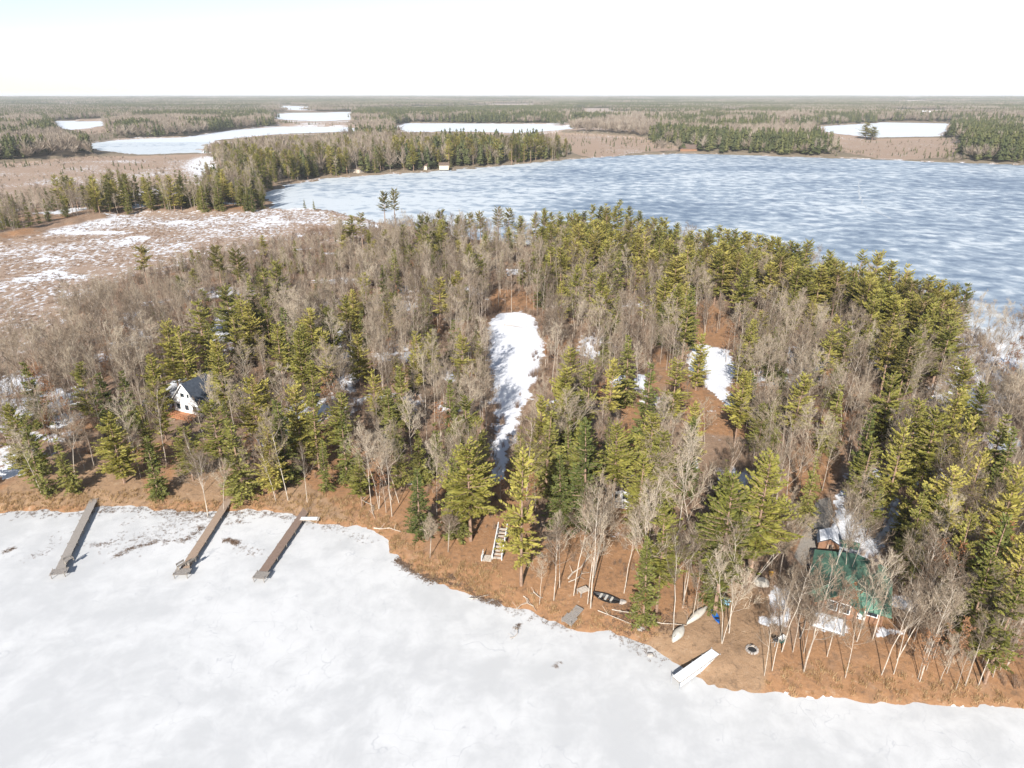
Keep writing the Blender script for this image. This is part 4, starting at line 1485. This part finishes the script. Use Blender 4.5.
# green-roofed house
p = at(853, 606)
root = empty('house', (p.x + .3, p.y + 2.2, p.z), R(-28), label='house under a patched green hipped roof among bare trees', cat='house')
walls(8.0, 8.4, 2.3, 2, gable=False).build('wall', M['siding'], root)
gr = gable_roof(8.0, 8.4, 2.3, 2.3, .7, .14, hip=2.6).build('roof', M['greenroof'], root)
b = gable_roof(4.4, 5.0, 2.4, 1.8, .6, .12)
for i, v in enumerate(b.v): b.v[i] = (v[0] - .9, v[1] - 3.2, v[2])
b.build('roof_wing', M['greenroof'], root)
b = walls(4.2, 4.0, 2.37, 1.75)
b.v = [(v[0] - .9, v[1] - 3.1, v[2]) for v in b.v]
b.build('wall_wing', M['siding'], root)
b = MB(); b.box((2.2, 1.0, 4.6), (.7, .7, 1.6)); b.build('chimney', M['brick'], gr)
b = MB(); b.tube([(-1.8, 2.2, 3.6), (-1.8, 2.2, 4.9)], .1, 8); b.build('vent_pipe', M['steel'], gr)
window(root, (-1.6, -5.1, 1.5), 1.1, 1.3, 'f'); window(root, (-.2, -5.1, 1.5), 1.1, 1.3, 'f'); window(root, (2.7, -4.2, 1.5), 1.3, 1.2, 'f')
window(root, (4.0, -1.8, 1.5), 1.4, 1.1, 'r'); window(root, (4.0, 1.8, 1.5), 1.2, 1.1, 'r')
b = MB(); b.box((1.65, -4.24, 1.0), (.9, .06, 2.0)); dr = b.build('door', M['white'], root)
b = MB(); b.tube([(1.98, -4.3, 1.0), (1.98, -4.36, 1.0)], .04, 6); b.build('handle', M['black'], dr)
b = MB()
for i in range(16): b.box((-1.6, -5.3 - i * .2, .12), (3.6, .18, .06))
tr_ = b.build('terrace', M['greywood'], root)
b = MB(); b.box((-1.7, -6.9, .22), (3.2, 2.7, .14), 0, .93); b.build('snow_cover', M['snow'], tr_)

# patio table and chairs on the terrace
p = at(862, 616); ph = p.z
t = empty('patio_table', (p.x, p.y, ph), 0, label='dark round patio table before the green-roofed house', cat='table')
b = MB(); b.tube([(0, 0, .70), (0, 0, .74)], .62, 20); b.build('tabletop', M['glass'], t)
b = MB(); b.tube([(0, 0, 0), (0, 0, .7)], .05, 8); b.tube([(0, 0, 0), (0, 0, .04)], .3, 12); b.build('pedestal', M['black'], t)
for k, (ang, lb) in enumerate(((200, 'black patio chair left of the round table'), (330, 'black patio chair right of the round table'))):
    cx, cy = p.x + math.cos(R(ang)) * 1.05, p.y + math.sin(R(ang)) * 1.05
    t = empty('patio_chair', (cx, cy, ph), R(ang - 90), label=lb, cat='chair')
    b = MB(); b.box((0, 0, .43), (.5, .48, .05)); b.build('seat', M['black'], t)
    b = MB(); b.box((0, .24, .72), (.5, .04, .55)); b.build('backrest', M['black'], t)
    for sx in (-.22, .22):
        for sy in (-.2, .2):
            b = MB(); b.bar((sx, sy, 0), (sx, sy, .42), .04); b.build('leg', M['black'], t)

# garden shed north of the house
p = at(829, 553)
root = empty('shed', (p.x, p.y + .8, p.z), R(-20), label='small orange-brown shed with a snow-laden blue roof', cat='shed')
walls(2.6, 2.4, 1.9, .7).build('wall', M['siding'], root)
rf = gable_roof(2.6, 2.4, 1.9, .7, .25, .08).build('roof', M['darkroof'], root)
b = gable_roof(2.2, 2.4, 2.06, .6, .1, .12); b.build('snow_cover', M['snow'], rf)
b = MB(); b.box((.2, -1.22, .85), (.8, .05, 1.7)); b.build('door', M['tanwood'], root)
window(root, (1.3, 0, 1.2), .6, .5, 'r')
# green tarp on frame beside
p = at(846, 553)
root = empty('canopy_shelter', (p.x, p.y, p.z), R(-20), label='low green tarp shelter right of the small shed', cat='shelter')
b = MB(); b.add([(-1.3, -1, 1.5), (1.3, -1, 1.5), (1.4, .0, 1.95), (-1.4, 0, 1.95), (1.3, 1, 1.4), (-1.3, 1, 1.4), (-1.3, -1, 1.46), (1.3, -1, 1.46), (1.4, 0, 1.91), (-1.4, 0, 1.91), (1.3, 1, 1.36), (-1.3, 1, 1.36)],
      [(0, 1, 2, 3), (3, 2, 4, 5), (7, 6, 9, 8), (8, 9, 11, 10), (0, 6, 7, 1), (5, 4, 10, 11)])
b.build('tarp', M['greenroof'], root)
for sx in (-1.2, 1.2):
    for sy in (-.95, .95):
        b = MB(); b.tube([(sx, sy, -.2), (sx, sy, 1.42)], .04, 6); b.build('pole', M['steel'], root)
# trailer with white lid
p = at(863, 487)
root = empty('trailer', (p.x, p.y, p.z), R(-42), label='snow-covered utility trailer in the shade of the pines', cat='trailer')
b = MB(); b.box((0, 0, .75), (3.4, 1.7, .7)); b.build('body', M['steel'], root)
b = MB(); b.box((0, 0, 1.18), (3.4, 1.75, .2), 0, .92); b.build('snow_cover', M['snow'], root)
for s in (-1, 1):
    b = MB(); b.tube([(0, s * .86, .33), (0, s * 1.04, .33)], .33, 14); w_ = b.build('wheel', M['black'], root)
    b = MB(); b.tube([(0, s * 1.045, .33), (0, s * 1.06, .33)], .17, 10); b.build('rim', M['steel'], w_)
b = MB(); b.bar((1.7, .5, .5), (2.8, 0, .45), .08); b.bar((1.7, -.5, .5), (2.8, 0, .45), .08); b.build('drawbar', M['steel'], root)

# small hut on the slope
p = at(623, 504)
root = empty('hut', (p.x, p.y + 1.4, p.z), R(-12), label='small white-fronted hut with two dark windows on the slope', cat='hut')
walls(2.9, 2.6, 2.0, .5, gable=True).build('wall', M['whitesiding'], root)
rf = gable_roof(2.9, 2.6, 2.0, .5, .2, .09).build('roof', M['brownroof'], root)
window(root, (-.65, -1.3, 1.25), .8, .85, 'f'); window(root, (.55, -1.3, 1.25), .8, .85, 'f')
b = MB()
for i in range(8): b.box((0, -1.4 - i * .2, .15), (2.9, .18, .05))
for sx in (-1.3, 1.3): b.box((sx, -2.8, -.3), (.12, .12, .9))
b.build('porch', M['tanwood'], root)
railing(root, [(-1.4, -1.5, 0), (-1.4, -2.9, 0), (1.4, -2.9, 0)], .17, .8, M['white'])
p = at(631, 480)
root = empty('picnic_table', (p.x, p.y, p.z), R(-25), label='snow-dusted picnic table in the shade above the hut', cat='table')
b = MB()
for i in range(4): b.box((0, -.3 + i * .2, .74), (2.4, .18, .04))
b.build('tabletop', M['log'], root)
for s in (-1, 1):
    b = MB(); b.box((0, s * .75, .45), (2.4, .26, .04)); b.build('seat', M['log'], root)
    b = MB(); b.bar((s * .9, -.8, 0), (s * .9, -.25, .74), .08); b.bar((s * .9, .8, 0), (s * .9, .25, .74), .08); b.bar((s * .9, -.75, .42), (s * .9, .75, .42), .08); b.build('leg', M['greywood'], root)

# white-railed stair on the shore
pa, pb = at(497, 560), at(503, 533)
d = pb - pa; Lx = math.hypot(d.x, d.y); a = math.atan2(d.y, d.x)
root = empty('stair', (pa.x, pa.y, pa.z), a, label='white-railed wooden stair on the rust-brown bank', cat='stair')
n = 9
b = MB()
for i in range(n): b.box((i * Lx / n + .3, 0, .15 + i * .13), (.42, 1.2, .06))
b.build('treads', M['log'], root)
rise = .13 * n
for s in (-1, 1):
    b = MB(); b.tube([(0, s * .62, .0), (Lx, s * .62, rise)], .08, 4); b.build('stringer', M['greywood'], root)
    b = MB()
    b.bar((0, s * .66, .95), (Lx, s * .66, .95 + rise), .1); b.bar((0, s * .66, .5), (Lx, s * .66, .5 + rise), .07)
    for k in range(6): b.bar((k * Lx / 5, s * .66, -.2), (k * Lx / 5, s * .66, .97 + k * rise / 5), .1)
    b.build('railing', M['white'], root)
b = MB()
for i in range(7): b.box((-.7 + i * .2, 1.35, .25), (.18, 1.3, .05))
b.build('landing', M['log'], root)
railing(root, [(-.8, 2.0, 0), (.6, 2.0, 0)], .26, .85, M['white'])

# grey dock ramp pulled on shore
pa, pb = at(580, 609), at(566, 624, .3)
d = pb - pa; Lx = math.hypot(d.x, d.y); a = math.atan2(d.y, d.x)
root = empty('dock_ramp', (pa.x, pa.y, 0), a, label='short grey dock section tipped from the bank onto the ice', cat='dock')
b = MB()
n = int(Lx / .22)
za = pa.z + .35
for i in range(n):
    f = (i + .5) / n
    b.box((f * Lx, 0, za + (.45 - za) * f), (.19, 1.1 + .5 * (f > .55), .05))
b.build('deck', M['greywood'], root)
for s in (-1, 1):
    b = MB(); b.tube([(0, s * .5, za - .08), (Lx, s * .5, .36)], .07, 4); b.build('stringer', M['post'], root)
    b = MB(); b.tube([(Lx - .1, s * .7, -.4), (Lx - .1, s * .7, .9)], .05, 6); b.build('post', M['post'], root)
# crate near it
p = at(583, 594)
root = empty('work_table', (p.x, p.y, p.z), .5, label='small grey box table on the slope above the ramp', cat='table')
b = MB(); b.box((0, 0, .7), (1.4, 1.0, .06)); b.build('tabletop', M['log'], root)
for sx in (-.6, .6):
    for sy in (-.4, .4):
        b = MB(); b.box((sx, sy, .33), (.09, .09, .7)); b.build('leg', M['greywood'], root)

def hull(L_, w, h, n=16, k=9, flip=False, sharp=1.6):
    m = MB()
    for i in range(n + 1):
        u = -1 + 2 * i / n
        ww = w / 2 * max(.02, 1 - abs(u) ** sharp) ** .8
        zz = h * (.85 + .3 * abs(u) ** 2.5)
        for j in range(k):
            t = math.pi * j / (k - 1)
            y = math.cos(t) * ww
            z = zz - math.sin(t) ** .7 * h * (1 - .3 * abs(u) ** 4) if True else 0
            m.v.append((u * L_ / 2, y, z))
    for i in range(n):
        for j in range(k - 1):
            m.f.append((i * k + j, i * k + j + 1, (i + 1) * k + j + 1, (i + 1) * k + j))
    nv = len(m.v)
    m.v += [(x, y * .93, z + .03) for x, y, z in m.v[:nv]]
    m.f += [tuple(i + nv for i in f)[::-1] for f in m.f[:]]
    for i in range(n):
        for j in (0, k - 1):
            m.f.append((i * k + j, (i + 1) * k + j, (i + 1) * k + j + nv, i * k + j + nv))
    if flip:
        m.v = [(x, -y, h - z + .18) for x, y, z in m.v]
    return m

def boat(name, px, py, rz, L_, w, h, m, label, flip=False, seats=2, seatm='greywood', cat='boat'):
    p = at(px, py)
    root = empty(name, (p.x, p.y, p.z + .03), rz, label=label, cat=cat)
    hull(L_, w, h, flip=flip).build('hull', m, root, smooth=True)
    if not flip:
        for i in range(seats):
            b = MB(); b.box((-L_ * .2 + i * L_ * .4 / max(1, seats - 1), 0, h * .75), (.28, w * .8, .04)); b.build('seat', M[seatm], root)
    else:
        b = MB(); b.box((0, 0, h + .2), (L_ * .8, .05, .05)); b.build('keel', M[seatm], root)
    return root
boat('canoe', 697, 617, R(42), 4.4, .95, .42, M['hullwhite'], 'upturned cream canoe above the grey one', True)
boat('rowboat', 678, 636, R(52), 3.1, 1.2, .5, M['hullgrey'], 'upturned pale grey rowboat nearest the shore debris', True)
boat('kayak', 715, 617, R(95), 2.7, .75, .32, M['hullblue'], 'bright blue kayak lying on the brown lawn', False, 1, 'black', 'kayak')
boat('rowboat', 606, 600, R(-28), 3.6, 1.3, .5, M['black'], 'dark rowboat with pale seats on the rusty slope', False, 3, 'hullgrey')
# pale blue pedal boat
p = at(721, 601)
root = empty('pedal_boat', (p.x, p.y, p.z), R(-35), label='pale blue plastic pedal boat under the trees', cat='boat')
for s in (-1, 1):
    b = hull(2.3, .45, .35); b.v = [(x, y + s * .38, z) for x, y, z in b.v]; b.build('float', M['lightblue'], root, smooth=True)
b = MB(); b.box((0, 0, .36), (1.7, 1.05, .1)); b.build('deck', M['lightblue'], root)
b = MB(); b.box((-.35, 0, .5), (.4, .9, .18)); b.box((-.6, 0, .7), (.12, .9, .45)); b.build('seat', M['white'], root)

# fire ring
p = at(752, 650)
root = empty('fire_ring', (p.x, p.y, p.z), 0, label='stone fire ring with sticks on the lawn', cat='fire ring')
rr_ = random.Random(4)
for i in range(13):
    a = 2 * math.pi * i / 13
    b = MB(); b.box((math.cos(a) * .6, math.sin(a) * .6, .1), (.27, .22, .22), a, .7)
    b.build('stone', M['rock'], root)
b = MB(); b.tube([(0, 0, .02), (0, 0, .05)], .5, 16); b.build('ash', M['black'], root)
for i in range(5):
    a = rr_.uniform(0, 6.28)
    b = MB(); b.tube([(math.cos(a) * .6, math.sin(a) * .6, .08), (-.15 * math.cos(a), -.15 * math.sin(a), .75)], .04, 5); b.build('stick', M['log'], root)
# grill and box
p = at(775, 645)
root = empty('grill', (p.x, p.y, p.z), 0, label='black kettle grill on three legs at the lawn edge', cat='grill')
b = MB(); b.tube([(0, 0, .6), (0, 0, .72), (0, 0, .85), (0, 0, .98), (0, 0, 1.03)], [.12, .3, .36, .27, .06], 14); b.build('kettle', M['black'], root, True)
for k in range(3):
    a = k * 2.09
    b = MB(); b.tube([(math.cos(a) * .15, math.sin(a) * .15, .66), (math.cos(a) * .35, math.sin(a) * .35, 0)], .03, 5); b.build('leg', M['steel'], root)
p = at(782, 641)
root = empty('cooler', (p.x, p.y, p.z), .6, label='teal cooler box beside the black grill', cat='cooler')
b = MB(); b.box((0, 0, .25), (.9, .5, .5), 0, 1.04); b.build('body', M['dark'], root)
b = MB(); b.box((0, 0, .54), (.96, .55, .07)); b.build('lid', M['white'], root)
b = MB(); b.bar((-.5, -.2, .4), (-.5, .2, .4), .04); b.bar((.5, -.2, .4), (.5, .2, .4), .04); b.build('handle', M['black'], root)
p = at(771, 576)
root = empty('bucket', (p.x, p.y, p.z), 0, label='yellow bucket under the leaning birches', cat='bucket')
b = MB(); b.tube([(0, 0, 0), (0, 0, .6)], [.26, .36], 14); b.build('body', M['yellow'], root)
b = MB(); b.tube([(-.36, 0, .58), (-.2, 0, .8), (.2, 0, .8), (.36, 0, .58)], .02, 4); b.build('handle', M['steel'], root)
b = MB(); r9 = random.Random(9)
def boulder(name, px, py, s, label, m='rock', seed=1):
    r = random.Random(seed)
    import bmesh
    bm = bmesh.new(); bmesh.ops.create_icosphere(bm, subdivisions=2, radius=1)
    for v in bm.verts:
        k = 1 + r.uniform(-.16, .16)
        v.co = Vector((v.co.x * s * k * 1.2, v.co.y * s * k, max(-.3, v.co.z) * s * k * .7))
    me = bpy.data.meshes.new(name); bm.to_mesh(me); bm.free()
    me.materials.append(M[m])
    o = bpy.data.objects.new(name, me); COL.objects.link(o)
    p = at(px, py); o.location = p
    tag(o, label, 'rock')
    return o
boulder('boulder', 761, 583, .9, 'pale rounded boulder at the foot of the leaning birches', 'hullwhite', 2)
boulder('boulder', 641, 629, .4, 'low stone at the ice edge below the debris', 'rock', 3)
boulder('boulder', 650, 655, .35, 'small dark stone frozen in the ice edge', 'rock', 4)
boulder('boulder', 622, 602, .45, 'grey stone right of the dark rowboat', 'rock', 5)

# leaning trees with a direction of their own
def special(px, py, H, lean, az, label, seed, forks=1, tm='birchbark', name='birch_tree', thick=1.0):
    """trunks leave the base and lean towards azimuth az (0 = +x)"""
    r = random.Random(seed)
    p = at(px, py)
    root = empty(name, p, 0, label=label, cat='tree')
    cr = MB()
    for k in range(forks):
        t, c, _ = bare(seed * 7 + k, H * r.uniform(.85, 1), .3, 0, .42, .9, thick=.78)
        ln = lean * r.uniform(.6, 1.25); aa = az + r.uniform(-.25, .25) * (forks > 1)
        def sh(v):
            return (v[0] + math.cos(aa) * ln * v[2], v[1] + math.sin(aa) * ln * v[2] , v[2] * (1 - .15 * ln))
        t.v = [sh(v) for v in t.v]
        t.build('trunk', M[tm], root)
        cr.add([sh(v) for v in c.v], c.f)
    cr.build('crown', M['twig'], root)
special(752, 583, 11, .55, .25, 'clump of white birches leaning right over the boulder', 3, 4)
special(392, 500, 13, .35, 2.9, 'slim white birch leaning left over the brown bank', 4)
special(399, 503, 12, .2, 2.9, 'straighter white birch beside the leaning one', 5)
special(385, 478, 11, .5, 2.7, 'thin pale birch leaning strongly left above the bank', 6)
special(204, 492, 11, .22, 2.8, 'white birch between the docks leaning left', 7)
special(40, 484, 12, .15, 2.9, 'white birch at the left end of the bank', 8)
special(594, 578, 14, .15, .5, 'tall birch with forked crown on the rust slope', 9, 2)
special(643, 574, 15, .08, .2, 'tall white birch right of the rust slope', 10)
special(683, 608, 13, .05, .5, 'white birch above the cream canoe', 11)
special(712, 600, 12, .4, .6, 'grey birch leaning right above the blue kayak', 12)
special(897, 660, 12, .35, .4, 'white birch leaning right at the lower right', 13)
special(945, 655, 12, .45, .3, 'leaning birch right of the pale snow patch', 14)
special(935, 505, 13, .4, .7, 'crooked leaning birch among the right-hand pines', 15)
special(430, 598 - 40, 7, .1, .7, 'grey shrub-like tree by the bend of the bank', 16, 3, 'bark', 'bare_tree')
special(448, 552, 7, .1, .7, 'grey many-stemmed tree over the bend of the bank', 17, 4, 'bark', 'bare_tree')

def log(px0, py0, px1, py1, rad, label, seed=0, cat='log', lift=.15):
    a, b_ = at(px0, py0), at(px1, py1)
    r = random.Random(seed)
    m = MB()
    a.z += lift; b_.z += lift + .1
    pts = [a.lerp(b_, k / 4) + Vector((r.uniform(-.25, .25), r.uniform(-.25, .25), r.uniform(-.03, .08))) for k in range(5)]
    base = pts[0].copy()
    rad *= .62
    m.tube([p - base for p in pts], [rad * (1 - .15 * k) for k in range(5)], 6)
    for k in range(4):
        s = pts[1 + k % 3] - base
        m.tube([s, s + Vector((r.uniform(-.8, .8), r.uniform(-.8, .8), r.uniform(.1, .8)))], [rad * .35, .015], 4)
    o = m.build('fallen_log', M['log'], None, loc=base)
    tag(o, label, cat)
LG = [((567, 580, 592, 557), .2, 'long fallen birch log left of the rust slope'), ((570, 584, 588, 573), .13, 'shorter fallen log below the long one'),
      ((360, 500, 373, 507), .14, 'pale fallen log above the snow gap in the bank'), ((374, 507, 374, 520), .12, 'upright driftwood snag by the snow gap'),
      ((375, 528, 402, 532), .16, 'pale driftwood log along the ice edge'), ((523, 598, 536, 612), .1, 'stranded branch poking onto the ice'),
      ((515, 610, 528, 603), .09, 'stick of driftwood on the snowy edge'), ((534, 592, 543, 600), .12, 'bleached stump log on the bank'),
      ((511, 640, 520, 628), .08, 'dark branch frozen in the bay ice'), ((612, 610, 650, 616), .1, 'thin log across the debris by the boats'),
      ((640, 622, 684, 626), .12, 'driftwood log just above the grey rowboat'), ((598, 612, 640, 628), .1, 'sunken log along the shore debris'),
      ((800, 640, 815, 600), .12, 'fallen pole beside the snow patch'), ((945, 600, 965, 585), .14, 'bleached fallen log under the right-hand trees'),
      ((470, 600, 490, 596), .08, 'short stick on the straw bank'), ((500, 325, 522, 328), .16, 'dark fallen tree across the top of the snowy clearing')]
for k, (c, rd, lb) in enumerate(LG): log(*c, rd, lb, k)

# cottages on the far shores
def cottage(px, py, w, dp, rz, wm, rm, label, wh=2.8):
    p = at(px, py)
    root = empty('cottage', p, rz, label=label, cat='cottage')
    walls(w, dp, wh, w * .28).build('wall', M[wm], root)
    gable_roof(w, dp, wh, w * .28).build('roof', M[rm], root)
    for xx in (-w * .25, w * .25): window(root, (xx, -dp / 2, wh * .55), w * .16, 1.3, 'f')
cottage(358, 172, 9, 12, R(60), 'tansiding', 'brownroof', 'leftmost brown cottage on the far wooded point')
cottage(368, 152, 10, 12, R(20), 'white', 'snow', 'white cottage in the trees of the far point')
cottage(424, 169, 7, 8, R(75), 'tansiding', 'brownroof', 'tan-roofed cottage at the point shoreline', 3)
cottage(444, 168.5, 7, 8, R(95), 'tansiding', 'brownroof', 'second tan cottage at the shoreline, beside the first', 3)
cottage(688, 151, 14, 18, R(80), 'siding', 'brownroof', 'brown cottage on the far shore of the blue lake')
cottage(925, 117, 30, 26, R(10), 'white', 'snow', 'white building beyond the far right pond', 6)

P = [Vector((*unproj(a, b_, 0), 0)) for a, b_ in ((860, 180), (859, 187), (859, 193), (861, 200), (866, 208), (880, 213), (892, 219))]
m = MB(); pts = []
for i in range(len(P) - 1):
    for k in range(8): pts.append(P[i].lerp(P[i + 1], k / 8) + Vector((random.uniform(-.8, .8), random.uniform(-.8, .8), 0)))
for i, p in enumerate(pts):
    w_ = random.uniform(.2, 1.0)
    m.v += [(p.x - w_, p.y, -.02), (p.x, p.y, .12), (p.x + w_, p.y, -.02)]
    if i: m.f += [(3 * i - 3, 3 * i - 2, 3 * i + 1, 3 * i), (3 * i - 2, 3 * i - 1, 3 * i + 2, 3 * i + 1)]
M['ridge'] = plain('drifted_snow_line', (.42, .455, .49), None, 2)
tag(m.build('ice_ridge', M['ridge']), 'curved white pressure ridge on the blue lake ice', 'ice ridge')
for a, b_, H, lb in ((865, 139, 22, 'round dark tree standing alone before the far pond'), (872, 139.5, 17, 'smaller tree touching the round dark one by the far pond')):
    p = at(a, b_)
    height_cache = p.z
    tag(link_tree('pine', p.x, p.y, H, 2.2, a, 5), lb, 'tree')

# ------------------------------------------------------------------ litter lying on the ice
def litter():
    r = random.Random(77)
    sh = []
    for i in range(4):
        m = MB()
        for k in range(16):
            c = Vector((r.uniform(-.4, .4), r.uniform(-.3, .3), r.uniform(.02, .12)))
            a, b_ = rv(r, .16), rv(r, .16); a.z *= .4; b_.z *= .4
            m.add([tuple(c), tuple(c + a), tuple(c + b_)], [(0, 1, 2)])
        sh.append(m.mesh('litter', M['litter']))
    pts = []
    def line(P, n, sp, s0=.5):
        P = [Vector((*unproj(a, b_, 0), 0)) for a, b_ in P]
        for _ in range(n):
            i = r.randrange(len(P) - 1)
            q = P[i].lerp(P[i + 1], r.random()) + Vector((r.gauss(0, sp), r.gauss(0, sp), 0))
            s = r.uniform(.5, 1.1) * s0
            pts.append((q.x, q.y, .0, s, s))
    line([(117, 556), (126, 551), (140, 546), (150, 543), (160, 541), (180, 542), (192, 537), (200, 530), (201, 526)], 170, .32, .8)
    line([(86, 545), (96, 545), (107, 544)], 40, .25, .6)
    line([(104, 547), (117, 540), (125, 532)], 40, .5, .5)
    line([(122, 526), (140, 514)], 16, .5, .5)
    line([(118, 552), (145, 538), (165, 530), (200, 518)], 220, 1.4, .5)
    line([(162, 510), (185, 514), (207, 516)], 240, 1.2, .6)
    line([(5, 552), (14, 548)], 25, .25, .8)
    line([(30, 558), (45, 552), (62, 532)], 60, .6, .4)
    line([(226, 540), (238, 544)], 60, .25, 1)
    line([(238, 546), (258, 554)], 50, .5, .5)
    line([(232, 522), (245, 522)], 40, .5, .6)
    line([(320, 528), (345, 530), (370, 542)], 70, .6, .5)
    line([(396, 560), (408, 567), (418, 573), (431, 580), (446, 580), (460, 586), (480, 597), (500, 604)], 500, .35, 1.0)
    line([(500, 604), (540, 618), (570, 629)], 120, .5, .6)
    line([(515, 632), (520, 624)], 30, .15, .6)
    line([(555, 668), (560, 662)], 14, .2, .5)
    line([(610, 632), (640, 648), (664, 658)], 80, .6, .6)
    line([(0, 512), (75, 513), (130, 508), (200, 514), (262, 512), (350, 526)], 500, .7, .8)
    line([(612, 612), (640, 620), (670, 630), (640, 632), (610, 622)], 500, 1.0, 1.0)
    scatter('shore_debris', sh, [(a, b_, max(c, 0) + max(height_fast(a, b_), 0), s, t) for a, b_, c, s, t in pts], 'dead leaves and reed bits frozen along the ice edge', 'debris')
M['litter'] = leafmat('frozen_litter', [(0, (.09, .06, .04)), (.5, (.17, .11, .075)), (1, (.34, .25, .18))], bright=.6)
_cache = {}
def height_fast(x, y):
    k = (round(x), round(y))
    if k not in _cache: _cache[k] = height(x, y)
    return _cache[k]
litter()

# ------------------------------------------------------------------ haze
def haze():
    m = bpy.data.materials.new('haze')
    m.use_nodes = True
    nt = m.node_tree
    for n in list(nt.nodes): nt.nodes.remove(n)
    out = nt.nodes.new('ShaderNodeOutputMaterial')
    v = nt.nodes.new('ShaderNodeVolumePrincipled')
    v.inputs['Color'].default_value = (.93, .96, 1, 1)
    v.inputs['Density'].default_value = HAZE
    v.inputs['Anisotropy'].default_value = 0.0
    nt.links.new(v.outputs[0], out.inputs['Volume'])
    b = MB()
    x, y0, y1, z0, z1 = 29000, -3000, 29500, -3, 76
    b.add([(-x, y0, z0), (x, y0, z0), (x, y1, z0), (-x, y1, z0), (-x, y0, z1), (x, y0, z1), (x, y1, z1), (-x, y1, z1)],
          [(3, 2, 1, 0), (4, 5, 6, 7), (0, 1, 5, 4), (1, 2, 6, 5), (2, 3, 7, 6), (3, 0, 4, 7)])
    o = b.build('haze', m)
    tag(o, kind='stuff')
HAZE = 8e-5
haze()
